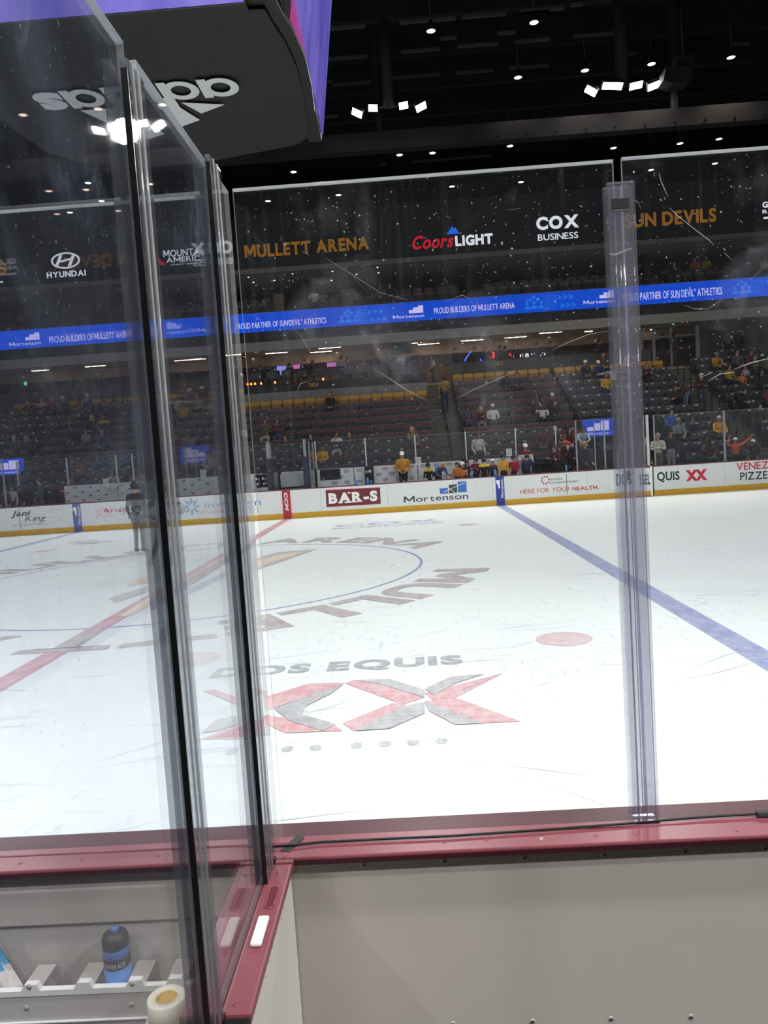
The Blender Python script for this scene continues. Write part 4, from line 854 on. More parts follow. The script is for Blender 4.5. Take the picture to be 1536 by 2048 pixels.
struct('trim_soffit', MB().box(-30, 32, 23.95, 24.35, 7.60, 8.06), M_SOFF)
struct('wall_fascia_lower', MB().box(-30, 32, 24.0, 24.3, 8.06, 8.60), M_BLKW)
M_STRIP = glow('strip_light', 'ffdcb4', 32.0); M_SPOTL = glow('downlight_warm', 'ffd9ae', 4.0); M_HOUS = mat('lamp_housing', '222226', .5)
def strips(lst, ox, oy, s):
    for i, (a, b_, c, d) in enumerate(lst):
        p, q_ = onZ(ox+a/s, oy+b_/s, 8.275), onZ(ox+c/s, oy+d/s, 8.275); yy = min(31.2, max(24.6, (p[1]+q_[1])/2)); dx = (ox+c/s-ox-a/s)/FPX*(yy-CAM[1]); xc = (p[0]+q_[0])/2*1.0
        m0 = onZ(ox+(a+c)/2/s, oy+(b_+d)/2/s, 8.275); xc = CAM[0]+(m0[0]-CAM[0])*(yy-CAM[1])/(m0[1]-CAM[1])
        t = thing('strip_light', 'slim linear ceiling light of the concourse', 'light', (xc, yy, 8.26), 0, 'concourse strip lights'); MB().box(xc-dx/2, xc+dx/2, yy-.05, yy+.05, 8.262, 8.298).build('housing', M_HOUS, t); MB().box(xc-dx/2+.02, xc+dx/2-.02, yy-.04, yy+.04, 8.252, 8.262).build('lens', M_STRIP, t)
strips([(217, 203, 375, 193), (428, 166, 590, 157), (538, 195, 692, 185), (597, 165, 757, 156), (906, 135, 1068, 125), (1260, 129, 1308, 127), (1305, 138, 1460, 129), (1390, 98, 1536, 90)], 470, 650, 3.572)
strips([(345, 119, 512, 107), (441, 91, 612, 77), (672, 96, 836, 84), (790, 50, 962, 38), (932, 62, 1100, 48), (1270, 48, 1330, 45), (1305, 9, 1465, 0)], 830, 650, 3.746)
strips([(0, 548, 295, 523), (0, 600, 45, 596), (0, 645, 45, 640)], 1300, 560, 6.51)
strips([(5, 315, 70, 311), (358, 306, 535, 295), (345, 338, 538, 326), (930, 292, 1160, 277), (1200, 240, 1390, 230)], 0, 680, 5.486)
strips([(655, 682, 830, 668), (840, 666, 1015, 652), (640, 720, 1015, 687)], 240, 600, 5.908)
DL = [(489, 713), (506, 716), (528, 725), (590, 711), (647, 717), (674, 704), (757, 698), (767, 708), (842, 684), (841, 690), (925, 686), (1012, 681), (1090, 677), (1007, 688), (1098, 674)]
for u, v in DL:
    p = onZ(u, v, 8.29); yy = min(32, max(24.7, p[1])); xc = CAM[0]+(p[0]-CAM[0])*(yy-CAM[1])/(p[1]-CAM[1])
    t = thing('downlight', 'small round downlight in the concourse ceiling', 'light', (xc, yy, 8.27), 0, 'concourse downlights'); MB().lathe([(.07, 0), (.075, .03)], 12, (xc, yy, 8.268)).build('trim_ring', M_HOUS, t); MB().lathe([(.0005, 0), (.068, 0)], 12, (xc, yy, 8.272)).build('lens', M_SPOTL, t)
# ribbon board
M_RB = glow('ribbon_blue', '0a4bd0', 1.0); M_RT = glow('ribbon_text', 'd9cffa', .95); M_RI = glow('ribbon_icon', '1f78ee', .95)
t = thing('ribbon_board', 'long blue LED ribbon board with white sponsor slogans', 'LED board', (0, 23.9, 8.56)); yr = 23.84
MB().box(-30, 32, 23.86, 24.0, 8.575, 9.47).build('screen', M_RB, t); MB().box(-30, 32, 23.90, 24.25, 9.47, 9.50).build('top_edge', M_SOFF, t)
b = MB()
for s_, q4 in (('PROUD PARTNER OF SUN DEVIL° ATHLETICS', (472, 659, 652, 634)), ('PROUD BUILDERS OF MULLETT ARENA', (868, 628, 1029, 604)), ('PROUD PARTNER OF SUN DEVIL° ATHLETICS', (1245, 603, 1444, 573)), ('PROUD BUILDERS OF MULLETT ARENA', (99, 686, 262, 661)), ('PROUD PARTNER OF SUN DEVIL° ATHLETICS', (-330, 712, -60, 682))): sign(b, s_, rectY(*q4, yr), yr, .012)
for q4 in ((786, 638, 848, 627), (1167, 609, 1229, 597), (19, 693, 81, 681), (397, 664, 459, 653)): 
    r = rectY(*q4, yr); sign(b, 'Mortenson', r, yr, .012); w = r[2]-r[0]
    for a0, a1, h in ((.52, .66, .16), (.66, .82, .28), (.82, .98, .36)): b.flat([(r[0]+a0*w, yr, r[3]+.05), (r[0]+a1*w, yr, r[3]+.05), (r[0]+a1*w, yr, r[3]+.05+h), (r[0]+a0*w, yr, r[3]+.05+h)])
b.build('lettering', M_RT, t)
b = MB()
for u, v in ((697, 634), (1068, 607), (1484, 576), (300, 662)):
    c = onY(u, v, yr)
    for dx, dz in ((0, .30), (-.17, .18), (.17, .18), (-.34, .02), (0, .04), (.34, .02)): b.flat([(c[0]+dx+.085*math.cos(2*PI*i/12), yr, c[2]+dz+.085*math.sin(2*PI*i/12)) for i in range(12)])
    for dx in (-.34, 0, .34): b.flat([(c[0]+dx+.155*math.cos(PI*i/8), yr, c[2]-.26+.17*math.sin(PI*i/8)) for i in range(9)])
for u, v in ((752, 631), (1132, 602), (352, 658), (1548, 572)):
    c = onY(u, v, yr)
    for j in range(3):
        for dz in (.2, -.2): 
            x = c[0]-.42+j*.28+(.12 if dz < 0 else 0); b.flat([(x, yr, c[2]+dz+.15), (x+.26, yr, c[2]+dz), (x, yr, c[2]+dz-.15), (x+.06, yr, c[2]+dz)])
for u, v in ((725, 633), (1100, 604), (1515, 574)):
    c = onY(u, v, yr)
    for j in range(7): b.flat([(c[0]-.33, yr, c[2]-.32+j*.1), (c[0]+.33, yr, c[2]-.32+j*.1), (c[0]+.33, yr, c[2]-.29+j*.1), (c[0]-.33, yr, c[2]-.29+j*.1)])
b.build('icons', M_RI, t)
# suite level
struct('floor_suites', MB().box(-30, 32, 24.25, 30, 9.2, 9.42).box(-30, 32, 26.05, 30, 9.42, 9.85), M_CONC)
struct('wall_suites_back', MB().box(-30, 32, 29.2, 29.4, 9.4, 11.7), mat('suite_wall', '6b5d52', .7, .2, .7))
M_SC = mat('suite_ceiling', '857a70', .7, .08, 1.0)
b = MB()
for i in range(48): b.box(-28+i*1.2, -28+i*1.2+1.17, 24.2, 29.3, 11.62, 11.75)
struct('ceiling_suites', b, M_SC)
struct('trim_suite_soffit', MB().box(-30, 32, 23.95, 24.30, 11.42, 11.66), mat('suite_soffit', '6f6b66', .7))
M_TAN = mat('suite_partition', '96795f', .6, .1, 2)
for i, (u, w) in enumerate(((559, .5), (695, .62), (612, .16), (935, .2), (1290, .3), (1490, .3))):
    x = onY(u, 590, 27.0)[0]; struct('wall_suite_%d' % (i+1), MB().box(x-w/2, x+w/2, 26.6, 29.2, 9.42, 10.9 if w > .4 else 11.6), M_TAN if w > .4 else M_BLKW)
for u, v in ((497, 555), (507, 565), (549, 561), (585, 548), (665, 543), (663, 561), (713, 549), (755, 535), (757, 546)):
    p = onZ(u, v, 11.6); yy = min(29, max(24.5, p[1])); xc = CAM[0]+(p[0]-CAM[0])*(yy-CAM[1])/(p[1]-CAM[1])
    t = thing('downlight', 'tiny downlight in the suite ceiling', 'light', (xc, yy, 11.59), 0, 'suite downlights'); MB().lathe([(.0005, 0), (.035, 0), (.042, .02)], 10, (xc, yy, 11.595)).build('lens', M_SPOTL, t)
M_SST = mat('suite_seat_tan', '75655a', .7, .15, 8)
sp = seat_parts(M_SST, None, M_PAN, False); SP = None
xs = [x*.62 for x in range(-13, 36)]
for row, (yy, zz) in enumerate(((25.5, 9.421), (26.7, 9.851))):
    for n, x in enumerate(xs):
        if any(abs(x-onY(u, 590, 27)[0]) < .6 for u in (559, 695, 612, 935, 1290, 1490)): continue
        lb = 'tan suite seat, '+('front' if row == 0 else 'second')+' row, '+(NUMS[min(n, 21)] if n < 22 else ('further '+NUMS[n-22] if n < 44 else 'final '+NUMS[n-44]))+' along above the ribbon board'
        if SP is None:
            SP = thing('suite_seat', lb, 'seat', (x, yy, zz), 0, 'suite seats'); [leaf(nm, SP, me) for nm, me in sp]
        else: dup(SP, (x, yy, zz), 0, lb)
# upper sign fascia
fas = props(thing('wall_fascia_upper', 'black upper fascia with sponsor signs', None, kind='structure')); MB().box(-30, 32, 24.0, 24.3, 11.64, 14.3).build('face', M_BLKW, fas)
yf = 23.985
M_GL = glow('sign_gold', 'a06c22', .62); M_WH = glow('sign_white', 'eef1f8', .95); M_RD = glow('sign_red', 'd81f30', .75); M_BL = glow('sign_blue', '1f6fe8', .9)
def fsign(label, items):
    t = None
    for nm, m, fn in items:
        b = MB(); fn(b)
        if t is None: t = thing('lit_sign', label, 'sign', (sum(p[0] for p in b.v)/len(b.v), 23.99, min(p[2] for p in b.v)))
        b.build(nm, m, t)
S = lambda s_, q4, bold=.02, sh=0.0, sp_=1.0: (lambda b: sign(b, s_, rectY(*q4, yf), yf, bold, sh, 0, sp_))
fsign('gold arena name sign on the upper fascia', [('lettering', M_GL, S('MULLETT ARENA', (490, 517, 737, 472), .04))])
fsign('gold team name sign partly behind the clear post', [('lettering', M_GL, S('SUN DEVILS', (1250, 457, 1432, 415), .04))])
fsign('gold sign cut by the left picture edge', [('lettering', M_GL, S('SUN DEVILS', (-190, 563, 12, 525), .04)), ('underline', M_WH, lambda b: polyY(b, [(-20, 564), (6, 562), (6, 565), (-20, 567)], yf))])
fsign('white and red beer sign with a blue mountain', [('script', M_RD, S('Coors', (825, 500, 907, 466), .03, .35)), ('lettering', M_WH, S('LIGHT', (911, 493, 985, 466), .05)), ('mountain', M_BL, lambda b: polyY(b, [(893, 469), (904, 452), (909, 458), (911, 456), (919, 467)], yf))])
fsign('white cable company sign above the suites', [('lettering', M_WH, S('COX', (1073, 461, 1157, 428), .05)), ('small_lettering', M_WH, S('BUSINESS', (1076, 482, 1156, 463), .01))])
def hy(b):
    c = onY(131, 521, yf); n = 32
    for r0, r1 in ((.86, 1.0),):
        v = []
        for i in range(n): a = 2*PI*i/n; v += [(c[0]+.74*r0*math.cos(a), yf, c[2]+.40*(r0-.06)*math.sin(a)), (c[0]+.74*r1*math.cos(a), yf, c[2]+.40*r1*math.sin(a))]
        b.add(v, [(2*i, 2*i+1, (2*i+3) % (2*n), (2*i+2) % (2*n)) for i in range(n)])
    for sx in (-1, 1): b.flat([(c[0]+sx*.33-.15-.1, yf, c[2]-.29), (c[0]+sx*.33+.0-.08, yf, c[2]-.29), (c[0]+sx*.33+.2, yf, c[2]+.29), (c[0]+sx*.33+.04, yf, c[2]+.29)])
    b.flat([(c[0]-.3, yf-.002, c[2]-.09), (c[0]+.3, yf-.002, c[2]+.02), (c[0]+.3, yf-.002, c[2]+.12), (c[0]-.3, yf-.002, c[2]+.0)])
fsign('white carmaker sign with an oval emblem', [('lettering', M_WH, S('HYUNDAI', (94, 557, 171, 539), .04)), ('emblem', M_WH, hy)])
fsign('white credit union sign with a red triangle', [('lettering', M_WH, S('MOUNTAIN', (327, 515, 414, 494), .02)), ('second_line', M_WH, S('AMERICA', (333, 526, 414, 509), .02)), ('third_line', M_WH, S('CREDIT UNION', (341, 531, 396, 524.5), .02)), ('triangle', M_RD, lambda b: polyY(b, [(303, 531), (312, 512), (333, 530)], yf))])
fsign('white resort sign cut by the right picture edge', [('lettering', M_WH, S('GILA RIVER', (1525, 416, 1615, 397), .04)), ('second_line', M_WH, S('RESORTS', (1525, 427, 1600, 414), .03)), ('underline', M_WH, lambda b: polyY(b, [(1527, 438), (1600, 433), (1600, 429), (1527, 434)], yf))])
# ---- things on the concourse
def neon(nm, label, m, lines, yy, r=.03):
    t = thing(nm, label, 'neon sign', tuple(onY(*lines[0][0], yy)))
    for l in lines: MB().tube([tuple(onY(u, v, yy)) for u, v in l], r, 6).build('tube', m, t)
NB, NR, NW = glow('neon_blue', '2a5cff', 3.0), glow('neon_red', 'ff2a30', 2.6), glow('neon_white', 'dff4ff', 2.4)
neon('neon_sign', 'blue neon chevron behind the dark parapet', NB, [[(929, 722), (941, 703), (948, 711)], [(954, 711), (963, 722)]], 27.5, .035)
neon('neon_sign', 'red neon swirl behind the dark parapet', NR, [[(978, 709), (984, 704), (991, 707), (991, 713), (985, 716), (980, 714)], [(983, 711), (987, 708), (988, 712), (984, 713)]], 27.5)
neon('neon_sign', 'broken red neon letters behind the drinkers', NR, [[(1007, 712), (1009, 709)], [(1017, 714), (1020, 707), (1022, 713)], [(1026, 715), (1031, 708)]], 27.5)
neon('neon_sign', 'white neon letters half hidden by the drinkers', NW, [[(1041, 714), (1041, 708), (1045, 708), (1045, 714)], [(1052, 714), (1052, 708), (1056, 708), (1056, 714)], [(1063, 709), (1068, 706), (1072, 708)], [(1077, 712), (1083, 710), (1085, 705)], [(1089, 710), (1091, 705), (1094, 705)]], 27.5)
M_TV = glow('bar_screen', '8f8ad8', 1.1); M_TV2 = glow('bar_screen_pink', 'c06ab0', 1.0)
for q4, m, lb in (((549, 751, 572, 731), M_TV, 'glowing blue screen above the bar tables'), ((586, 738, 601, 728), M_TV2, 'small pink glowing screen over the bar'), ((654, 734, 672, 724), M_TV2, 'glowing screen beside the man in grey at the bar')):
    x0, z0, x1, z1 = rectY(*q4, 32.8); t = thing('tv_screen', lb, 'television', ((x0+x1)/2, 32.9, z0)); MB().bbox(x0-.05, x1+.05, 32.86, 32.98, z0-.05, z1+.05, .01).build('casing', M_BLACK, t); MB().box(x0, x1, 32.85, 32.862, z0, z1).build('screen', m, t)
x0, z0, x1, z1 = rectY(783, 707, 822, 682, 24.5); t = thing('hanging_cabinet', 'black cabinet hung from the soffit over the bar end', 'cabinet', ((x0+x1)/2, 24.7, z0)); MB().bbox(x0, x1, 24.45, 24.95, z0, z1, .01).build('box', M_BLACK, t)
MB().box(x0+.1, x0+.14, 24.6, 24.64, z1, 8.3).build('hanger', M_HOUS, t); MB().box(x1-.14, x1-.1, 24.6, 24.64, z1, 8.3).build('hanger', M_HOUS, t)
M_CANDLE = glow('candle_glow', 'ff8a3a', 4.0)
for i, (u, v) in enumerate(((496, 777), (503, 777), (511, 777), (551, 776), (647, 769), (523, 777))):
    x, _, z = onY(u, v, 22.83); t = thing('candle_lamp', 'small orange table lamp on the bar rail', 'lamp', (x, 22.83, 5.841), 0, 'bar rail lamps'); MB().lathe([(.03, 5.841), (.05, 5.85), (.05, 5.86)], 10, (x, 22.83, 0)).build('base', M_HOUS, t); MB().lathe([(.002, 5.861), (.042, 5.861), (.045, 5.94), (.03, 5.97), (.002, 5.975)], 10, (x, 22.83, 0)).build('shade', M_CANDLE, t)
TB = None
for i in range(9):
    x = -4.9+i*1.25; lb = 'round dark bar table behind the middle parapet, '+NUMS[i]+' from its far end'
    if TB is None:
        TB = thing('bar_table', lb, 'table', (x, 23.9, 5.5), 0, 'bar tables'); o = Vector(TB.location)
        leaf('table_top', TB, MB().lathe([(.002, 1.03), (.34, 1.03), (.34, 1.06), (.002, 1.06)], 18).mesh('t', M_BLACK)); leaf('stem', TB, MB().tube([(0, 0, .02), (0, 0, 1.03)], .035, 8).mesh('t', M_HOUS)); leaf('base', TB, MB().lathe([(.002, .03), (.25, .015), (.25, .001)], 16).mesh('t', M_HOUS))
    else: dup(TB, (x, 23.9, 5.5), 0, lb)
SB = None
for i in range(14):
    x = -5.1+i*.78; lb = 'dark high-backed bar chair facing the ice, '+NUMS[i]+' from the far end'
    if SB is None:
        SB = thing('bar_chair', lb, 'chair', (x, 23.25, 5.5), 0, 'bar chairs'); leaf('backrest', SB, MB().bbox(-.24, .24, .19, .24, .68, 1.02, .02).mesh('t', M_PAN)); leaf('seat', SB, MB().bbox(-.25, .25, -.22, .24, .62, .68, .02).mesh('t', M_PAN))
        for sx in (-.2, .2):
            for sy in (-.17, .19): leaf('leg', SB, MB().tube([(sx, sy, .62), (sx*1.15, sy*1.15, .001)], .018, 6).mesh('t', M_HOUS))
    else: dup(SB, (x, 23.25, 5.5), 0, lb)
M_EXIT = glow('exit_green', '1fb45a', 1.6)
for u, v, lb in ((1346, 650, 'green exit sign above the glass vestibule'), (51, 767, 'green exit sign beyond the hazy side pane')):
    x, _, z = onY(u, v, 27.0); t = thing('exit_sign', lb, 'sign', (x, 27, z)); MB().bbox(x-.10, x+.10, 27.0, 27.05, z-.12, z+.12, .008).build('casing', M_HOUS, t); b = MB(); b.box(x-.085, x+.085, 26.992, 27.0, z-.10, z+.10); b.build('face', M_EXIT, t); b = MB(); sign(b, 'EXIT', (x-.07, z-.05, x+.07, z+.05), 26.990, .03); b.build('lettering', M_WH, t); MB().box(x-.01, x+.01, 27.02, 27.03, z+.12, 8.3).build('stem', M_HOUS, t)
M_ALU = mat('frame_alu', '7f7a74', .5)
t = thing('vestibule_frame', 'grey metal door frame of the concourse entrance', 'door frame', (onY(1345, 700, 24.7)[0], 24.7, 5.5))
for u0, u1 in ((1305, 1310), (1340, 1345), (1391, 1399), (1282, 1286)): x0, x1 = onY(u0, 690, 24.7)[0], onY(u1, 690, 24.7)[0]; MB().box(x0, x1, 24.66, 24.74, 5.5, 7.75 if u0 < 1390 else 7.6).build('post', M_ALU, t)
x0, x1 = onY(1283, 690, 24.7)[0], onY(1399, 690, 24.7)[0]; MB().box(x0, x1, 24.66, 24.74, 7.5, 7.6).build('header', M_ALU, t); MB().box(x0, x1, 24.67, 24.73, 7.02, 7.08).build('transom', M_ALU, t)
x0 = onY(1400, 690, 26.3)[0]; struct('wall_portal', MB().box(x0, 32, 26.3, 26.5, 5.5, 7.62), mat('portal_grey', '4a4743', .7))
# handrails
M_HR = mat('handrail_black', '1b1b1e', .5)
for sg, lb in ((1, 'dark handrail down the middle of the stairs being climbed'), (-1, 'dark handrail on the stairs seen through the side glass')):
    t = thing('handrail', lb, 'handrail', (sg*6.32, RY(0), RZ(0)))
    for k in range(0, 10): MB().tube([(sg*6.32, RY(k)-.2, RZ(k)+.002), (sg*6.32, RY(k)-.2, RZ(k)+.92)], .028, 8).build('post', M_HR, t)
    for h in (.92, .5): MB().tube([(sg*6.32, RY(0)-.2, RZ(0)+h), (sg*6.32, RY(9)-.2, RZ(9)+h)], .028, 8).build('rail', M_HR, t)
for sg, lb in ((1, 'black dividing rail above the tunnel screen'), (-1, 'black dividing rail above the other tunnel screen')):
    t = thing('handrail', lb, 'handrail', (sg*11.91, RY(3), RZ(3)))
    for h in (.30, .62): MB().tube([(sg*11.91, RY(0), 1.0+h-.5), (sg*11.91, RY(10), RZ(10)+h)], .035, 8).build('rail', M_HR, t)
    for k in (0, 3, 6, 9): MB().tube([(sg*11.91, RY(k), 1.0), (sg*11.91, RY(k), RZ(k)+.6)], .03, 6).build('post', M_HR, t)
    MB().tube([(sg*11.95, 18.0, RZ(4)+.55), (sg*15.1, 18.0, RZ(4)+.55)], .03, 8).build('rail', M_HR, t)
    for i in range(5): MB().tube([(sg*(12+i*.77), 18.0, RZ(4)+.101), (sg*(12+i*.77), 18.0, RZ(4)+.55)], .02, 6).build('post', M_HR, t)
t = thing('handrail', 'dark handrail on the outer stairs beside the gold-jersey man', 'handrail', (18.05, RY(0), RZ(0)))
for k in range(0, 11): MB().tube([(18.05, RY(k)-.2, RZ(k)+.002), (18.05, RY(k)-.2, RZ(k)+.92)], .028, 8).build('post', M_HR, t)
MB().tube([(18.05, RY(0)-.2, RZ(0)+.92), (18.05, RY(10)-.2, RZ(10)+.92)], .028, 8).build('rail', M_HR, t)
for sg, q4, lb in ((1, (1166, 875, 1226, 836), 'blue sponsor screen over the tunnel mouth'), (-1, (-25, 953, 47, 916), 'blue sponsor screen over the tunnel beyond the side glass')):
    x0, z0, x1, z1 = rectY(*q4, 17.6); t = thing('tunnel_screen', lb, 'screen', ((x0+x1)/2, 17.6, z0)); MB().bbox(x0-.03, x1+.03, 17.6, 17.69, z0-.03, z1+.03, .01).build('casing', M_BLACK, t); MB().box(x0, x1, 17.592, 17.6, z0, z1).build('screen', glow('screen_blue', '1a52d8', .9), t)
    b = MB(); w, h = x1-x0, z1-z0; sign(b, 'Mortenson', (x0+.2*w, z0+.10*h, x0+.85*w, z0+.28*h), 17.588, .012)
    for a0, a1, hh in ((.15, .36, .22), (.37, .58, .42), (.6, .86, .55)): b.flat([(x0+a0*w, 17.588, z0+.34*h), (x0+a1*w, 17.588, z0+.34*h), (x0+a1*w, 17.588, z0+(.34+hh)*h), (x0+a0*w, 17.588, z0+(.34+hh)*h)])
    b.build('logo', M_RT, t)
# ------------------------------------------------------------------ roof, catwalk, lamps, scoreboard
M_ROOF = mat('roof_black', '0b0b0e', .9, .25, .5); M_BAT = mat('batten_grey', '34343a', .8); M_CAT = mat('catwalk_grey', '131317', .85, .15, .6)
roof = props(thing('ceiling', 'black arena roof', None, kind='structure'))
MB().box(-40, 45, -32, 34, 20.0, 20.2).build('deck', M_ROOF, roof)
b = MB()
for yy in range(-26, 34, 3): b.box(-40, 45, yy-.12, yy+.12, 18.7, 19.98)
b.build('joist', M_ROOF, roof)
def bats(lst, ox, oy, s):
    for a, b_, c, d in lst:
        p, q_ = onZ(ox+a/s, oy+b_/s, 18.2), onZ(ox+c/s, oy+d/s, 18.2); y = (p[1]+q_[1])/2
        MB().box(p[0], q_[0], y-.06, y+.06, 18.14, 18.24).build('batten', M_BAT, roof)
bats([(30, 187, 300, 178), (530, 152, 805, 127), (805, 127, 905, 122), (950, 117, 1240, 88), (800, 255, 910, 250), (920, 312, 1185, 287), (540, 347, 800, 325), (50, 393, 315, 375), (905, 490, 1160, 466), (1265, 460, 1530, 430), (85, 568, 340, 543), (485, 515, 800, 498), (15, 545, 80, 543), (1190, 220, 1305, 215), (1305, 277, 1536, 262), (1340, 75, 1536, 60), (30, 780, 120, 772), (390, 1100, 440, 1096), (610, 1080, 830, 1066), (840, 1060, 1140, 1040)], 640, 0, 3.339)
bats([(868, 123, 1010, 113), (1415, 152, 1472, 148), (1045, 184, 1085, 181), (690, 38, 835, 27), (860, 16, 900, 13)], 640, 0, 1.714)
z0, z1 = onY(640, 308, 17)[2], onY(640, 272, 17)[2]
cw = props(thing('trim_catwalk', 'dark catwalk beam across the roof', None, kind='structure')); MB().box(-12, 36, 17, 17.5, z0, z1).build('beam', M_CAT, cw)
b = MB()
for i in range(40): x = -11+i*1.17; b.lathe([(.0005, 0), (.05, 0), (.055, .02)], 8, (x, 16.99, z0+.12), 0, True, Matrix.Rotation(PI/2, 4, 'X'))
b.build('bolt', M_BLACK, cw)
for x in (-8, 4.2, 16, 28): MB().box(x-.1, x+.1, 17.1, 17.4, z1, 19).build('hanger', M_CAT, cw)
# house lights
M_BELL = mat('bell_black', '1a1a1e', .4); M_HLENS = glow('house_light', 'ffe2c8', 6.0)
HL = None
for n, (u, v) in enumerate(((862, 62), (1068, 45), (1036, 155), (1170, 141), (1303, 128), (1462, 115), (799, 310), (865, 306), (1020, 292), (1227, 296), (1360, 287), (1438, 278), (587, 344), (536, 402), (677, 390), (904, 373), (1042, 364), (1302, 340), (1430, 327), (176, 366), (203, 402), (140, 425))):
    p = onZ(u, v, 16.6)
    if HL is None:
        HL = thing('house_downlight', 'small bell-shaped house light under the black roof', 'light', tuple(p), 0, 'house lights')
        leaf('bell', HL, MB().lathe([(.02, .40), (.05, .36), (.11, .22), (.165, .02), (.17, -.01), (.155, -.01)], 18).mesh('t', M_BELL)); leaf('lens', HL, MB().lathe([(.0005, -.03), (.08, -.022), (.15, 0)], 18).mesh('t', M_HLENS)); leaf('stem', HL, MB().tube([(0, 0, .38), (0, 0, 3.4)], .012, 6).mesh('t', M_BELL))
    else: dup(HL, tuple(p), 0)
    if n < 17:
        d = bpy.data.lights.new('house', 'SPOT'); d.energy = 800; d.spot_size = 1.9; d.spot_blend = .8; d.shadow_soft_size = .15; d.color = (1, .86, .72); o = bpy.data.objects.new('house', d); COL.objects.link(o); o.location = (p[0], p[1], p[2]-.06)
# arena floodlight clusters
M_FLOOD = glow('flood_lens', 'f4f6ff', 60.0); M_HEAD = mat('flood_housing', '1c1c20', .5)
def lamp(x, y, z, tgt, power, ang=118, blend=.55, r=.45):
    d = bpy.data.lights.new('flood', 'SPOT'); d.energy = power; d.spot_size = rad(ang); d.spot_blend = blend; d.shadow_soft_size = r; d.color = (1.0, 1.0, .97)
    o = bpy.data.objects.new('flood', d); COL.objects.link(o); o.location = (x, y, z); o.rotation_euler = (Vector(tgt)-Vector((x, y, z))).to_track_quat('-Z', 'Y').to_euler()
def cluster(x, y, z, heads, label, sgn=1):
    t = thing('hanging_floodlight', label, 'floodlight', (x, y, z))
    MB().tube([(x-1.1, y, z+.12), (x+1.1, y, z+.12)], .05, 8).build('crossbar', M_HEAD, t); MB().tube([(x, y, z+.1), (x, y, 20)], .22, 12).build('mast', M_CAT, t)
    for hx, hz, w, yaw in heads:
        R = Matrix.Translation((hx, y-sgn*.15, hz)) @ Matrix.Rotation(yaw, 4, 'Y') @ Matrix.Rotation(-sgn*.55, 4, 'X')
        h = MB().bbox(-w, w, -.16, .16, .0, .14, .02).xf(R).build('head', M_HEAD, t); MB().box(-w*.92, w*.92, -.14, .14, -.012, -.002).xf(R).build('lens', M_FLOOD, h)
PW = 3400.0
yc = 16.1
def heads(us):
    out = []
    for u, v, w, yaw in us: p = onY(u, v, yc-.15); out.append((p[0], p[2], w, yaw))
    return out
h1 = heads(((714, 226, .22, .5), (746, 216, .18, .1), (807, 211, .18, -.1), (842, 214, .22, -.4))); h2 = heads(((1182, 182, .24, .55), (1225, 172, .40, .1), (1272, 171, .26, -.15), (1307, 172, .24, -.3)))
c1x, c1z = sum(h[0] for h in h1)/4, sum(h[1] for h in h1)/4; c2x, c2z = sum(h[0] for h in h2)/4, sum(h[1] for h in h2)/4
cluster(c1x, yc, c1z, h1, 'floodlight cluster of four lamps beside the scoreboard'); cluster(c2x, yc, c2z, h2, 'brightest floodlight cluster beside the grey loudspeaker')
others = [(-4.6, yc), (-13.5, yc), (22.5, yc), (-22.5, yc), (4.6, -yc), (13.5, -yc), (-4.6, -yc), (-13.5, -yc), (22.5, -yc)]
for x, y in others:
    sg = 1 if y > 0 else -1
    cluster(x, y, 15.5, [(x-.85, 15.5, .22, .5), (x-.3, 15.6, .18, .1), (x+.4, 15.6, .18, -.1), (x+.9, 15.5, .22, -.4)], 'floodlight cluster over the '+('far' if sg > 0 else 'near')+' stands, '+{4.6: 'over the return wall', -4.6: 'short of the centre line', 13.5: 'past the blue line', -13.5: 'past the far blue line', 22.5: 'toward the end boards', -22.5: 'toward the opposite end boards'}[x], sg)
for x in (-6.0, 3.0, 12.0):  # out-of-view clusters added to light the box side of the near boards
    cluster(x, -24.0, 15.5, [(x-.85, 15.5, .22, .5), (x-.3, 15.6, .18, .1), (x+.4, 15.6, .18, -.1), (x+.9, 15.5, .22, -.4)], 'added unseen floodlight cluster over the rear rows behind the camera, '+{-6.0: 'past the centre line', 3.0: 'behind the return wall', 12.0: 'past the blue line'}[x], -1)
    lamp(x, -23.5, 15.2, (x*.8, -11.0, 0), 3300, 75, .6)
cluster(18.5, -21.0, 15.5, [(17.65, 15.5, .22, .5), (18.2, 15.6, .18, .1), (18.9, 15.6, .18, -.1), (19.4, 15.5, .22, -.4)], 'added unseen floodlight cluster that brightens the return wall', -1)
lamp(18.5, -20.5, 15.2, (4.5, -12.8, .5), 9000, 50, .6)  # this cluster and spot are added out of view to brighten the return wall
for x, y in [(c1x, yc), (c2x, yc)]+others:
    sg = 1 if y > 0 else -1
    lamp(x, y-sg*.5, 15.2, (x*.8, sg*3.0, 0), PW, 100, .6)
p0, p1 = onY(1322, 172, 15.5), onY(1378, 138, 15.5)
t = thing('hanging_loudspeaker', 'dark grey loudspeaker hanging beside the brightest floodlight', 'loudspeaker', ((p0[0]+p1[0])/2, 15.5, p0[2]))
b = MB(); b.prism([(p0[0], p0[2]+.08), (p0[0]+.35, p0[2]-.06), (p1[0]-.1, p0[2]-.02), (p1[0], p0[2]+.1), (p1[0], p1[2]), (p0[0]+.1, p1[2])], lambda a, z, d: (a, d, z), 15.2, 15.9); b.build('cabinet', M_CAT, t)
q0, q1 = onY(1347, 139, 15.6), onY(1383, 116, 15.6); MB().bbox(q0[0], q1[0], 15.3, 15.8, p1[2]+.01, q1[2], .03).build('horn', M_CAT, t); MB().tube([((q0[0]+q1[0])/2, 15.55, q1[2]), ((q0[0]+q1[0])/2, 15.55, 20)], .03, 6).build('cable', M_BLACK, t)
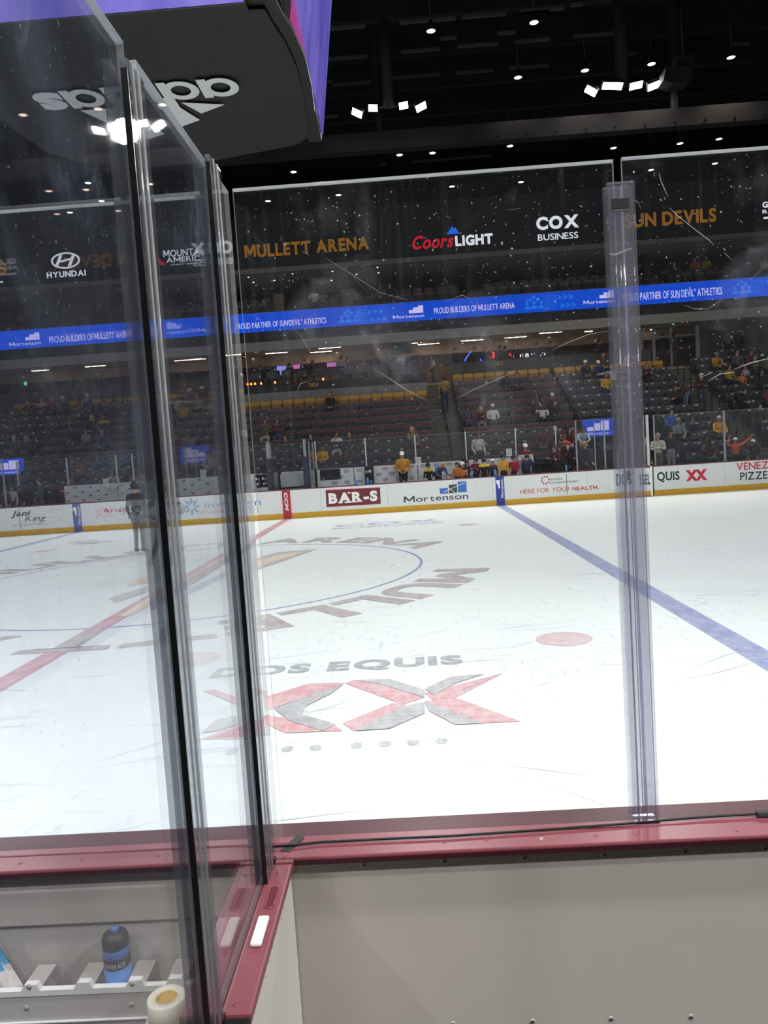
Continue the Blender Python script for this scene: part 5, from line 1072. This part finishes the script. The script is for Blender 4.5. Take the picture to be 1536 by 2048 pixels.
# centre-hung scoreboard
SB_ = thing('scoreboard', 'centre-hung scoreboard with purple screens and black fabric underside', 'scoreboard', (0, .2, 9.2)); zb = 9.2
edge = [onZ(u, v, zb) for u, v in ((455, 20), (530, 17), (547, 50), (568, 80), (592, 130), (606, 185), (613, 235), (615, 268), (586, 292), (500, 308), (400, 325))]
right = [(p[0], p[1]) for p in edge]; out = right+[(-.1-x, y) for x, y in right[::-1]]
cx, cy = sum(p[0] for p in out)/len(out), sum(p[1] for p in out)/len(out)
M_FAB = mat('fabric_black', '151517', .75, .12, 3, bump=.2)
b = MB(); n = len(out); v = []
for r in (0, .35, .7, .9, 1.0):
    for i, (x, y) in enumerate(out):
        rip = .02*math.sin(i*2.1+r*9)*(r > .6); v.append((cx+(x-cx)*r, cy+(y-cy)*r, zb-.06*(1-r*r)+rip*.6))
b.add(v, [(j*n+i, j*n+(i+1) % n, (j+1)*n+(i+1) % n, (j+1)*n+i) for j in range(4) for i in range(n)], 0, True); b.build('fabric_underside', M_FAB, SB_)
M_FR = mat('scoreboard_frame', '050506', .6); b = MB(); out2 = [(cx+(x-cx)*1.06, cy+(y-cy)*1.05) for x, y in out]
b.add([(x, y, zb+.05) for x, y in out]+[(x, y, zb+.08) for x, y in out2]+[(x, y, zb+.16) for x, y in out2], [(i, (i+1) % n, n+(i+1) % n, n+i) for i in range(n)]+[(n+i, n+(i+1) % n, 2*n+(i+1) % n, 2*n+i) for i in range(n)]); b.add([(x, y, zb+.155) for x, y in out2], [tuple(range(n))]); b.build('frame', M_FR, SB_)
# underside lettering: readable from the far side of the ice
tl, tr = onZ(72, 203, zb-.09), onZ(475, 165, zb-.09)
X0, X1 = tr[0], tl[0]; Yb, Yt = onZ(440, 155, zb-.09)[1], onZ(440, 193, zb-.09)[1]
M_PRN = mat('print_white', 'b9b9bd', .7); b = MB()
ZP = zb-.097; px = lambda a, c: (X0+(X1-X0)*a, Yb+(Yt-Yb)*c, ZP)
# six rounded letters drawn as rings and bars (tall stems reach 1.45 of the x-height)
def ring2(cx_, w):
    n = 36; v = []
    for i in range(n): a = 2*PI*i/n; v += [px(cx_+w*.5*math.cos(a), .5+.5*math.sin(a)), px(cx_+w*.27*math.cos(a), .5+.27*math.sin(a))]
    b.add(v, [(2*i, 2*i+1, (2*i+3) % (2*n), (2*i+2) % (2*n)) for i in range(n)])
def bar2(x0_, x1_, t_): b.add([px(x0_, 0), px(x1_, 0), px(x1_, t_), px(x0_, t_)], [(0, 1, 2, 3)])
ZP0 = ZP
for cx_, tall in ((.09, 1.0), (.285, 1.42), (.555, 1.42), (.755, 1.0)):
    ring2(cx_, .175); ZP -= .001; bar2(cx_+.055, cx_+.10, tall); ZP = ZP0
bar2(.40, .445, 1.0); bar2(.40, .445, 1.42) if False else b.add([px(.40, 1.16), px(.445, 1.16), px(.445, 1.42), px(.40, 1.42)], [(0, 1, 2, 3)])
lettering(b, 's', lambda a, c: px(.865+.135*a, c), .05); b.build('lettering', M_PRN, SB_)
b = MB()
for q4 in (((362, 205), (450, 209), (403, 227)), ((307, 197), (330, 196), (400, 240), (356, 256)), ((160, 221), (240, 215), (330, 268), (290, 280))): polyZ(b, q4, zb-.097)
b.build('stripes', M_PRN, SB_)
def screen_mat(nm, a, b_, c_, s=.5):
    t = NT(nm); n1 = t.noise(.8, 3, .6, None, (1, 1, .25), dist=.6); n2 = t.noise(.5, 2)
    col = t.mixc(t.ramp(n1, .3, .7), lin(a), lin(b_)); col = t.mixc(t.ramp(n2, .62, .72), col, lin(c_)); e = t.n('ShaderNodeEmission', i_Strength=s); t.l(col, e.inputs[0]); return t.done(e.outputs[0])
M_SC1 = screen_mat('screen_purple', '6a62c8', '9a8ff0', '7a58c8', .85); M_SC2 = screen_mat('screen_violet', '5850b0', '8a7ee0', 'c04a90', .75)
yn = min(p[1] for p in out2)-.02; zn = onY(300, 24, yn)[2]; zn2 = onY(530, 8, yn)[2]
MB().box(-2.9, 2.45, yn, yn+.3, zn, zn+3).build('cabinet', M_FR, SB_); MB().box(-2.85, 2.42, yn-.02, yn-.002, zn+.03, zn+2.95).build('screen', M_SC1, SB_)
pr = [onX(u, v, 2.86) for u, v in ((572, 40), (585, 75), (601, 125), (616, 180), (629, 232), (637, 270))]
top = 13.2; b = MB(); poly = [(p[1], p[2]) for p in pr]; poly = [(a, z) for a, z in poly]+[(poly[-1][0], top), (poly[0][0], top)]
b.prism(poly, lambda a, z, d: (d+max(0, z-9.3)*.14, a, z), 2.86, 2.90); b.build('screen', M_SC2, SB_)
b = MB(); b.prism([(poly[0][0]-.05, poly[0][1]-.05)]+[(a, z-.12) for a, z in poly[1:-3]]+[(poly[-3][0]+.12, poly[-3][1]-.1), (poly[-3][0]+.12, top+.1), (poly[0][0]-.05, top+.1)], lambda a, z, d: (d+max(0, z-9.3)*.14, a, z), 2.55, 2.855); b.build('cabinet', M_FR, SB_)
MB().box(2.2, 2.85, yn+.1, poly[0][0], zb+.6, 13.2).build('corner_panel', M_CAT, SB_)
MB().box(-1, 1, -.8, 1.2, zb+.8, 19.5).build('hoist', M_FR, SB_)

# ------------------------------------------------------------------ people
TAKEN = {}
def near_seat(x, k):
    best = None
    for i, s_ in enumerate(SEATS):
        if s_[1] == k and i not in TAKEN and (best is None or abs(s_[3]-x) < abs(SEATS[best][3]-x)): best = i
    return best if best is not None and abs(SEATS[best][3]-x) < 1.2 else None
def krow(u, v):
    d = ray(u, v); m = .40/.83; t = (RZ(0)+1.22+m*(CAM[1]-RY(0))-CAM[2])/(d[2]-m*d[1]); return (CAM[1]+t*d[1]-RY(0))/.83
def sit(u, v, pose, label, top, k=None, rz=0.0, **kw):
    """seat a person in the stand: (u, v) is the head in the photograph, snapped to the nearest free seat"""
    kk = k if k is not None else int(round(krow(u, v))); kk = max(-1, min(11, kk))
    x = onY(u, v, RY(kk)-.05)[0]; i = near_seat(x, kk)
    if i is not None: TAKEN[i] = label; x = SEATS[i][3]
    person(pose, (x, RY(kk)-.275, RZ(kk)+.060), rz, label, top, **kw)
def stand_at(u, v, y, z, pose, label, top, rz=0.0, **kw):
    x = onY(u, v, y)[0]; person(pose, (x, y, z+.002), rz, label, top, **kw)
    if y > 15.6 and y < 24.4:
        for i, s_ in enumerate(SEATS):
            if abs(s_[3]-x) < (.75 if pose == 'bend' else .45) and -.75 < y-RY(s_[1]) < .35 and i not in TAKEN: TAKEN[i] = 'gone'
sit(654, 797, 'sit', 'person in a black hoodie alone before the gold seats', '141417', legs='17171b', hc='black')
sit(525, 850, 'chin', 'person in an olive shirt resting chin on hand', '4e5236', legs='b0a899', hc='brown', skin='m')
sit(547.5, 848, 'cross', 'person in a maroon hoodie with folded arms and jeans', '4d1a26', legs='39496b', hc='black', hair='long', skin='m')
sit(584.5, 884, 'tray', 'person in a dark grey shirt behind the bench-gap glass', '3d3d44', legs='4a4a50', hc='brown')
sit(612, 874, 'sit', 'person with an orange face mask above the navy padded post', '2c2f3d', legs='2c2f3d', hc='black')
sit(637, 886, 'sit', 'child in a yellow shirt behind the white post', 'd29a1e', legs='2a2f45', hc='black', skin='m', s=.9)
sit(662.5, 877, 'chin', 'person in a dark jacket with pale sleeves pointing at their face', '3a3d48', legs='9ea2a6', hc='brown', skin='m', trim='b9bcc0')
sit(689, 877, 'tray', 'person in a charcoal jacket holding a white tablet', '3b3e42', legs='4c4f45', hc='brown')
sit(832, 868, 'side', 'person in a camouflage jacket beside the lower stairs', '6a6456', legs='34373e', hc='blond', hair='pony', rz=.3)
k = 7; stand_at(888, 760, RY(7)-.25, RZ(7), 'walk', 'person in a tan hoodie climbing the stairs with back turned', '86703c', PI, legs='2c3c5a', hc='black')
sit(1006.5, 753, 'tray', 'person with black hair and black top near the gold seats', '15151a', hair='long', hc='black', skin='m')
sit(1038, 748, 'tray', 'person in a dark shirt holding a food tray below the gold seats', '33363c', legs='23283a', hc='brown')
sit(935, 817, 'tray', 'person in a navy sweater eating from a tray by the stairs', '363b52', legs='232a44', hc='black', skin='m')
sit(959.5, 816, 'lean', 'blonde person in a maroon sweater and jeans between two men', '55212c', legs='6b7f96', hair='long', hc='blond')
sit(986.5, 817, 'tray', 'person in a white polo shirt and backwards cap', 'cfcfd0', legs='2e4468', cap='back', cap_c='d8d8d6', skin='m')
sit(1077, 792, 'side', 'person with dark hair in a grey patterned jacket', '55575a', hair='long', hc='black', skin='m')
sit(1099, 791, 'lean', 'person in dark clothes wearing a white backwards cap high in the block', '3a332d', cap='back', cap_c='e2e2e0')
sit(1088, 808, 'side', 'person in a white shirt under an open dark jacket', 'd0cec8', legs='20242c', trim='34322e', hc='black')
sit(1109, 811, 'tray', 'auburn-haired person in black holding a paper plate', '1a1517', hair='long', hc='auburn')
stand_at(956, 880, 15.28, RZ(0), 'look', 'person in a white long-sleeved top walking behind the bench glass', 'd9d6d2', .3, legs='4a3436', hc='brown', skin='m')
# bench
FB = .40
stand_at(804, 912, 14.3, FB, 'pocket', 'person in a mustard hoodie and white cap standing on the bench', 'b5812f', 0, legs='24252a', cap='cap', cap_c='e6e6e4', hc='brown')
kids = [(857, 944, 'child in a black and yellow jersey with black helmet, nearest the crouching coach', '1a1a1e', 'c9a22c', 'helmet', .72), (914.5, 940, 'child in an orange jersey and black helmet before the taller child', 'c8702a', 'c8702a', 'helmet', .70), (927.5, 929, 'taller helmeted child in dark kit at the back of the cluster', '23242c', '23242c', 'helmet', .80), (925.5, 944, 'child in a white helmet and orange jersey', 'd07a2e', '23242c', 'helmetw', .70), (934.5, 941, 'child in a black helmet and dark kit beside the white helmet', '2a2b33', '2a2b33', 'helmet', .72),
        (951.5, 934, 'child in a maroon jersey and black helmet turned sideways', '6a2038', '6a2038', 'helmet', .77), (968, 937, 'child in a black jersey with a wide yellow yoke', '221a24', 'e0b83c', 'helmet', .75), (985.5, 940, 'child in a white helmet beside the blue bottle', '3a2c30', '5a4a44', 'helmetw', .72), (1007, 929, 'child in a yellow jersey and black helmet above the blue line pad', 'd39c20', 'd39c20', 'helmet', .80), (1028, 936, 'child in a red jersey and black helmet', '9c1f34', '9c1f34', 'helmet', .76), (1054, 927, 'child in a navy jersey and black helmet before the jerseyed man', '1e2848', '2a3458', 'helmet', .78)]
for n, (u, v, lb, tp, tr_, hm, s_) in enumerate(kids):
    yy = 13.62 if n in (1, 3, 6, 8) else 13.62+(.42 if n == 2 else .2 if n == 10 else .25)
    stand_at(u, v, yy, FB, ('look', 'stand', 'fold')[n % 3] if n != 8 else 'stand', lb, tp, (.4, -.3, PI*.9, .2)[n % 4], trim=tr_, cap=hm, s=s_, legs='1c1d22')
stand_at(876, 946, 14.2, FB, 'bend', 'coach in a blue hoodie and tan cap crouching on the bench', '3c5276', .5, cap='cap', cap_c='a8824a', s=.93)
stand_at(1050, 888, 14.6, FB, 'carry', 'bearded man in a white and maroon jersey with yellow gloves', 'cfccc8', 0, trim='5e1c2c', cap='cap', cap_c='e2dfda', legs='202024')
stand_at(1111, 912, 13.9, FB, 'fold', 'staff member in a maroon jacket with folded arms looking along the bench', '3e1a26', -.9, hc='brown', hair='long', legs='16161a', s=.93)
stand_at(1127, 902, 14.5, FB, 'stand', 'person with long dark hair in a maroon jacket turned away', '43202a', PI, hair='long', hc='brown', s=.97)
stand_at(1170, 903, 13.9, FB, 'look', 'blonde person in a black sweater near the bench end posts', '24242a', .6, hair='pony', hc='blond', s=.97, trim='24242a')
sit(1077.5, 868, 'tray', 'person in a maroon sweatshirt with gold print holding a tray', '5a2430', legs='4c4d48', cap='cap', cap_c='5a2430', trim='5a2430')
sit(1106.5, 871, 'tray', 'person in a dark hoodie eating beside the maroon sweatshirt', '303336', legs='2d3036', cap='cap', cap_c='b8a890')
sit(1138, 868, 'lean', 'person in a dark red top behind the white glass post', '5c2c32', hc='brown', hair='long')
stand_at(1141, 888, 15.3, RZ(0)-.02, 'bend', 'person in a red and white striped shirt bending over', 'c8b8b4', -1.2, legs='2a3048', hc='brown', trim='b04048')
sit(1157, 866, 'lean', 'person in a pale blue shirt by the tunnel divider', 'a8b4bc', hc='black')
sit(1165, 728, 'sit', 'person in a black jacket and white cap on the gold seats', '1a1a1e', cap='cap', cap_c='e2e2e0', skin='m', k=9)
sit(1193.5, 733, 'lean', 'person in a blue jersey and white cap on the top rows', '232c5c', cap='cap', cap_c='e2e2e0', k=9)
sit(1213, 728, 'sit', 'person in brown clothes high beside the clear post', '4a4038', k=10, hc='brown'); 
sit(1220, 752, 'wide', 'bald person in a white shirt with arms spread over the seats', 'cfccc8', hair=None, k=8)
sit(1213, 772, 'sit', 'person in a yellow hoodie with long brown hair', 'c8a020', hair='long', hc='brown', k=7)
sit(1281, 749, 'cross', 'person in a light blue shirt just past the clear post', '5a6f94', hc='brown', k=8); sit(1301, 749, 'cross', 'person in a maroon top next to the light blue shirt', '47202a', hc='brown', k=8)
sit(1291, 833, 'sit', 'person in a bright blue shirt low past the clear post', '3a62b0', hc='brown', k=2)
stand_at(1372, 800, RY(5)-.3, RZ(5), 'bend', 'person in a brown jacket and jeans bending over the seats', '4a3a30', -1.4, legs='5a7090', hc='brown')
stand_at(1403, 770, RY(5)-.2, RZ(5), 'fold', 'tall person in a maroon jacket and white cap on the outer stairs', '3e1420', -.2, cap='cap', cap_c='e6e6e4', trim='3e1420')
sit(1429, 736, 'lean', 'person in a gold jersey and grey cap in the upper outer block', 'c08a22', cap='cap', cap_c='6a6a6c', k=9)
sit(1451, 753, 'sit', 'person in a mustard sweater turned to a child', 'a8921e', hair='pony', hc='brown', k=7, rz=.3)
sit(1467, 760, 'sit', 'small child in orange beside the mustard sweater', 'd8822a', hc='brown', k=7, s=.72)
sit(1507, 737, 'side', 'person in an olive sweater reaching toward a toddler', '4c5442', hc='grey', k=8)
sit(1491, 741, 'sit', 'toddler in pale pink held up in the outer block', 'd0b0a8', hc='blond', k=8, s=.66)
sit(1528, 742, 'sit', 'person in tan at the frame edge of the outer block', '6a5a4a', hc='brown', k=8)
sit(1523, 767, 'sit', 'person with long dark hair in the outer block', '2a2630', hair='long', hc='black', k=6)
sit(1466, 740, 'sit', 'person in grey behind the mustard sweater', '56565a', hc='brown', k=9); sit(1488, 731, 'lean', 'person in a maroon sweater on the upper outer rows', '702030', hc='brown', k=9)
sit(1437, 841, 'tray', 'white-haired person in a gold jersey sitting alone', 'd09a1c', hair='short', hc='white', k=1, trim='d09a1c')
sit(1330.5, 849, 'sit', 'person in a grey top and olive beanie low in the side block', '7a7d84', cap='beanie', cap_c='8a7c3a', k=1); sit(1356.5, 852, 'tray', 'person in black beside the olive beanie', '16161a', hc='black', k=1)
stand_at(1341, 880, 14.4, RZ(-1), 'stand', 'person in a black hoodie and light trousers standing behind the far boards', '1e1f25', .2, legs='8f979c', cap='back', cap_c='16161a')
stand_at(1316, 890, 13.9, RZ(-1)-.1, 'fold', 'grey-haired person in a cream jacket by the gate', 'c9c4b4', -.5, legs='6a6050', hc='grey')
stand_at(1290, 905, 13.8, RZ(-1)-.2, 'stand', 'person in brown half hidden by the clear post', '5a463c', .4, hc='brown')
sit(1413.5, 886, 'side', 'person in a brown top with long black hair in the front row', '4a3420', skin='d', hair='long', hc='black', k=-1)
stand_at(1471, 905, 13.6, .40, 'armsup', 'child in an orange jacket and white cap with both arms raised', 'd0602c', 0, legs='25252a', cap='back', cap_c='e6e6e4', skin='m', s=.84, trim='d0602c')
stand_at(1507, 910, 13.75, .40, 'look', 'child in black wearing a white cap beside the orange jacket', '1c1c20', -.6, cap='cap', cap_c='e8e8e6', s=.78, skin='m')
stand_at(1470, 800, RY(4)-.2, RZ(4), 'bend', 'person in a black jersey with gold trim leaning on the stair rail', '18181c', .6, trim='3a2a1a', hc='black')
sit(1528, 813, 'lean', 'person in a raspberry sweater low in the outer block', '7a2436', hc='brown', k=4); sit(1529, 834, 'sit', 'person in dark brown below the raspberry sweater', '2c2422', hc='black', k=2)
stand_at(1456, 665, 25.5, 5.5, 'walk', 'person in a grey sweater walking on the dark concourse', '6e7074', 2.4, hc='brown'); stand_at(1484, 672, 25.55, 5.5, 'look', 'person in black with a tan cap on the dark concourse', '15151a', 1.0, cap='cap', cap_c='b8904a', s=.96)
stand_at(1325, 695, 24.98, 5.5, 'stand', 'person in black standing in the glass vestibule', '121216', 2.6, hc='black'); stand_at(1351, 697, 24.55, 5.5, 'look', 'person in a dark jacket at the vestibule door', '3a3436', .8, hair='long', hc='brown')
# concourse crowd
FC = 5.5
for u, v, yy, pose, lb, tp, lg, rz, kw in ((681, 710, 25.2, 'stand', 'person in a light grey sweater at the bar', '8d8f94', '3a3d44', PI, {}), (695, 707, 25.8, 'look', 'person in a maroon top beside the grey sweater', '5a1e2c', '26262c', .8, dict(hc='black')), (747, 710, 25.0, 'stand', 'person in a black shirt standing between bar tables', '191a20', '1c1c22', .2, dict(skin='m', hc='black')), (780, 716, 25.0, 'stand', 'person in a black print shirt and cap by the hanging cabinet', '1c1c22', '22242c', -.2, dict(cap='back', cap_c='8f8a84', trim='2a2a30')), (801.5, 713, 24.8, 'fold', 'blonde person in a white hoodie at the bar end', 'd2d0cc', '2a3a78', -.7, dict(hair='long', hc='blond')), (828, 700, 24.8, 'carry', 'person in a maroon shirt and khaki shorts at the bar end', '451a24', '8a7a62', -.2, dict(hc='brown')), (864.5, 730, 24.9, 'look', 'person in a pink hoodie sitting past the bar end', 'c89a8c', '2a2a30', -1.2, dict(hc='brown', s=.82)), (727.5, 722, 25.6, 'stand', 'person in a gold shirt at a bar table', 'c08a22', '22242c', .3, dict(s=.92)), (839, 722, 25.4, 'stand', 'person in khaki behind the maroon shirt', '8a6a5c', '7a6a58', .4, dict(s=.9)),
        (908.5, 692, 25.0, 'look', 'tall person in black with a cap behind the dark parapet', '15161a', '15161a', .9, dict(cap='cap', cap_c='15161a')), (950, 712, 25.2, 'stand', 'person behind the parapet next to the blue neon', '4a3a34', '222226', .4, {}), (974, 708, 25.4, 'look', 'person behind the parapet before the red swirl', '2c2a2e', '222226', -.5, dict(hc='black')), (1000, 709, 25.2, 'stand', 'person in brown drinking under the red neon', '4c3c34', '222226', PI, {}), (1011, 708, 25.85, 'look', 'person in grey-brown beneath the red neon letters', '6a584e', '222226', .6, {}), (1034, 706, 25.2, 'stand', 'person in dark clothes before the white neon', '232328', '222226', -.3, dict(hc='black')), (1075, 702, 25.2, 'look', 'person with glasses at the white neon', '3a3a40', '222226', .3, {}), (1101, 699, 25.1, 'stand', 'person in a dark cap at the parapet end', '26262c', '222226', .1, dict(cap='cap', cap_c='33333a')),
        (1199, 690, 25.6, 'look', 'person in olive near the clear post on the concourse', '3c3a34', '222226', .5, {}), (520, 735, 24.5, 'stand', 'dark silhouetted person at the far bar table', '1c1b1e', '1c1b1e', 2.8, dict(s=.86, hc='black')), (537, 735, 24.6, 'look', 'person in a black jacket with a pale cap at the bar', '17171b', '17171b', 2.4, dict(s=.86, cap='cap', cap_c='9a948c')), (551, 736, 25.2, 'stand', 'person in charcoal before the blue screen', '2a2a2e', '1c1b1e', 3.0, dict(s=.84, hc='black')), (579, 736, 24.6, 'stand', 'person in black under the pink screen', '19191d', '1c1b1e', 2.9, dict(s=.86, hc='black')), (607, 724, 24.8, 'look', 'taller person in dark green at the bar', '262a28', '7a6f60', 2.5, dict(s=.95)), (625, 732, 24.5, 'look', 'person in dark red leaning at the bar table', '4a2a26', '8f8a84', 2.0, dict(s=.88)),
        (144, 770, 25.0, 'stand', 'person in an orange cap on the concourse beyond the side glass', '4a3a30', '222226', .2, dict(cap='cap', cap_c='c8722a', s=.97)), (162, 770, 25.7, 'look', 'person with a striped cap on the concourse beyond the side glass', '5a3230', '222226', -.4, dict(cap='cap', cap_c='b0a098', s=.97)), (198.5, 770, 25.0, 'stand', 'person in a white cap on the concourse beyond the side glass', '2c2c30', '222226', .3, dict(cap='cap', cap_c='d8d6d2', s=.97)), (83, 772, 25.2, 'stand', 'person in a grey hat near the green exit sign', '33302e', '222226', .5, dict(cap='cap', cap_c='6a6a64'))):
    stand_at(u, v, yy, FC, pose, lb, tp, rz, legs=lg, **kw)
# suites
for u, v, yy, z, pose, lb, tp, kw in ((629, 610, 25.2, 9.42, 'chin', 'person in white leaning on the suite rail', 'c8bcb0', dict(skin='m')), (762, 602, 25.3, 9.42, 'sit', 'person in an olive shirt in the suite', '5c5a3e', dict(skin='m')), (781, 600, 25.3, 9.42, 'sit', 'person in black beside the olive shirt in the suite', '1c1c20', {}), (1414, 530, 26.5, 9.86, 'sit', 'person in a yellow top in the suite past the clear post', 'a8881c', dict(hc='black', skin='m')), (1390, 533, 26.5, 9.86, 'sit', 'person in orange in the suite past the clear post', 'b05a28', {}), (1532, 545, 25.3, 9.42, 'sit', 'person in white at the suite near the frame edge', 'c8c4bc', {}), (1350, 560, 25.3, 9.42, 'sit', 'person in dark clothes in the suite by the clear post', '2a2a30', {})):
    stand_at(u, v, yy-.15, z, pose, lb, tp, 0, **kw)
# beyond the side glass
for u, v, pose, lb, tp, kw in ((65.5, 807, 'lean', 'person in a maroon top leaning forward beyond the hazy pane', '4c2630', dict(hc='brown')), (82, 809, 'sit', 'person in a maroon and white jersey beyond the hazy pane', '5a2a34', dict(trim='a89a98')), (109, 802, 'sit', 'person in a red patterned shirt beyond the hazy pane', '6a2a32', dict(hc='grey')), (126.5, 799, 'sit', 'person in a dark jacket and white cap beyond the hazy pane', '2a3438', dict(cap='cap', cap_c='dcdad6')), (206, 805, 'tray', 'person in dark grey eating high in the far block', '2e2e34', dict(skin='m')), (226, 807, 'tray', 'person in a black shirt with a tray high in the far block', '1c1c22', dict(skin='m')), (253, 807, 'sit', 'person in orange-brown near the channel post', '5a4034', {}), (147.5, 849, 'lean', 'person in a maroon shirt sharing food in the middle of the far block', '4a2a30', dict(skin='m', legs='8a857c')), (161, 850, 'sit', 'child in pale grey beside the maroon shirt', '8a8e8c', dict(s=.8)), (186, 840, 'sit', 'blonde person in black in the far block', '1d1b1e', dict(hair='long', hc='blond')), (203, 843, 'sit', 'person in a black and gold striped jersey in the far block', '17171b', dict(trim='c8a05a', skin='m')), (206, 869, 'sit', 'older person in a blue jacket sitting alone in the far block', '33425c', dict(hc='grey')), (34.5, 880, 'sit', 'person in a dark coat and pale beanie beyond the hazy pane', '3a404c', dict(cap='beanie', cap_c='b8b0a4')), (58, 882, 'sit', 'person with blond hair in a dark coat beyond the hazy pane', '34394a', dict(hair='long', hc='blond')), (355, 874, 'sit', 'person in a maroon jacket between the two channel posts', '5c2030', dict(skin='m')), (386, 877, 'cross', 'person in a grey sweater between the two channel posts', '74767a', dict(skin='m')), (400, 792, 'sit', 'person in a cream jacket high between the two channel posts', '8f8878', {}), (398, 908, 'tray', 'person in gold holding food between the two channel posts', 'b08a4a', {}), (12, 850, 'lean', 'person in dark clothes at the frame edge beyond the hazy pane', '2a2c34', {}), (345, 800, 'sit', 'person in brown next to the channel post high up', '4a4038', {})):
    sit(u, v, pose, lb, tp, **kw)
stand_at(176, 803, RY(8)-.2, RZ(8), 'look', 'person in navy and a white cap standing in the far block', '1e2438', -.2, cap='cap', cap_c='e0deda')
stand_at(228, 945, 15.25, RZ(0)-.25, 'bend', 'person in a white and red jersey leaning over the dash-marked board', 'd2cfcc', .1, trim='c8c4c4', hc='brown')
stand_at(80, 972, 14.0, FB, 'walk', 'coach in a dark grey top walking along the visitors bench', '4a4e58', -1.3, hc='brown', s=.95)
for u, v, lb, tp, s_, yy in ((8, 985, 'child in maroon at the far end of the visitors bench', '5a1e2c', .8, 13.55), (22, 983, 'child in a pale jersey at the far end of the visitors bench', 'b8b4a4', .82, 14.0), (37, 985, 'child in black beside the walking coach', '17171b', .8, 14.45)): stand_at(u, v, yy, FB, 'look', lb, tp, .5, s=s_, cap='helmet')
# skating official
def official(pose, x, y, rz, label, top, legs, trim, feet, **kw):
    of = person(pose, (x, y, .035), rz, label, top, legs=legs, shoe='16161a', trim=trim, cap='helmet', s=1.03, **kw)
    for sx, ay in feet:
        b = MB(); b.box(sx-.003, sx+.003, ay-.16, ay+.16, -.033, .02); b.box(sx-.012, sx+.012, ay-.08, ay-.05, .02, .05); b.box(sx-.012, sx+.012, ay+.08, ay+.11, .02, .05); leaf('skate_blade', of, b.mesh('skate_blade', INK['f2f2f0']))
f1 = onZ(283, 1107); official('stand', f1[0]-.02, f1[1], PI-.2, 'skating official in dark kit farther out on the ice', '26282d', '3d4046', '1c1d21', ((-.10, -.05), (.10, -.05)))
f2 = onZ(340, 1142); official('skate', f2[0], f2[1], PI-.1, 'skating official with hands on hips in a grey and black sweater', '8a8d92', '1c1d21', '2c2d31', ((-.065, -.04), (.45, -.16)))
# seats last, so that taken ones are folded down
order = sorted(range(len(SEATS)), key=lambda i: (SEATS[i][3]-CAM[0])**2+(RY(SEATS[i][1])-CAM[1])**2+(30 if SEATS[i][0] in ('l2',) else 0))
lead, rest, nb = [], [], 0
for i in order:
    sec, k, j, x, kind = SEATS[i]
    if kind == 'yel' or nb < 300 or i in TAKEN: lead.append(i); nb += kind != 'yel'
    else: rest.append(i)
for i in lead:
    sec, k, j, x, kind = SEATS[i]; nm, frm = SECN[sec]; kk = ('openb' if kind == 'blk' else 'open') if i in TAKEN and kind != 'yel' else kind
    if TAKEN.get(i) == 'gone': continue
    colr = 'gold' if kind == 'yel' else ('charcoal' if kind == 'blk' else 'maroon-backed')
    rowt = 'top row' if kind == 'yel' else NUMS[k+1 if sec == 'r2b' else (k-4 if sec in ('r2', 'l2') else k)]+' row up'
    place_seat(kk, x, k, f'{colr} seat, {NUMS[j]} from the {frm}, {rowt}, {nm}', f'{colr} seats of the {nm}')
b = MB()
for i in rest:
    sec, k, j, x, kind = SEATS[i]; loc = Vector((x, RY(k), RZ(k)+.001))
    for nm, me in PR[kind]:
        mi = {'backrest': 0, 'back_pad': 1, 'seat_pan': 2, 'bracket': 3, 'number_tag': 4}[nm]; mi = 2 if kind == 'blk' and mi == 1 else mi
        b.add([v.co+loc for v in me.vertices], [tuple(p.vertices) for p in me.polygons], mi)
if b.v:
    o = b.build('stadium_seat_mass', [M_SHELL, M_MAR, M_PAN, M_LEGG, M_TAG]); props(o, 'remaining rows of empty dark seats high in the stands', 'seats', None, 'stuff')

# ------------------------------------------------------------------ surroundings and light
struct('floor_ground', MB().box(-40, 45, -32, 34, -.5, -.31), M_CONC)
struct('wall_back', MB().box(-40, 45, 34, 34.2, -.5, 20.2), M_ROOF)
struct('wall_left', MB().box(-40.2, -40, -32, 34, -.5, 20.2), M_ROOF); struct('wall_right', MB().box(45, 45.2, -32, 34, -.5, 20.2), M_ROOF); struct('wall_behind_camera', MB().box(-40, 45, -32.2, -32, -.5, 20.2), mat('far_concrete', '6a645c', .9))
w = bpy.data.worlds.new('world'); scn.world = w; w.use_nodes = True; bgn = w.node_tree.nodes['Background']; bgn.inputs[0].default_value = (.8, .85, 1, 1); bgn.inputs[1].default_value = .004
scn.view_settings.view_transform = 'Standard'; scn.view_settings.look = 'None'; scn.view_settings.gamma = 1.0; scn.view_settings.use_curve_mapping = False; scn.view_settings.exposure = 0.0
cy = scn.cycles; cy.max_bounces = 6; cy.diffuse_bounces = 3; cy.use_adaptive_sampling = True; cy.adaptive_threshold = .03; cy.glossy_bounces = 3; cy.transmission_bounces = 4; cy.transparent_max_bounces = 24; cy.sample_clamp_indirect = 6.0; cy.caustics_reflective = False; cy.caustics_refractive = False
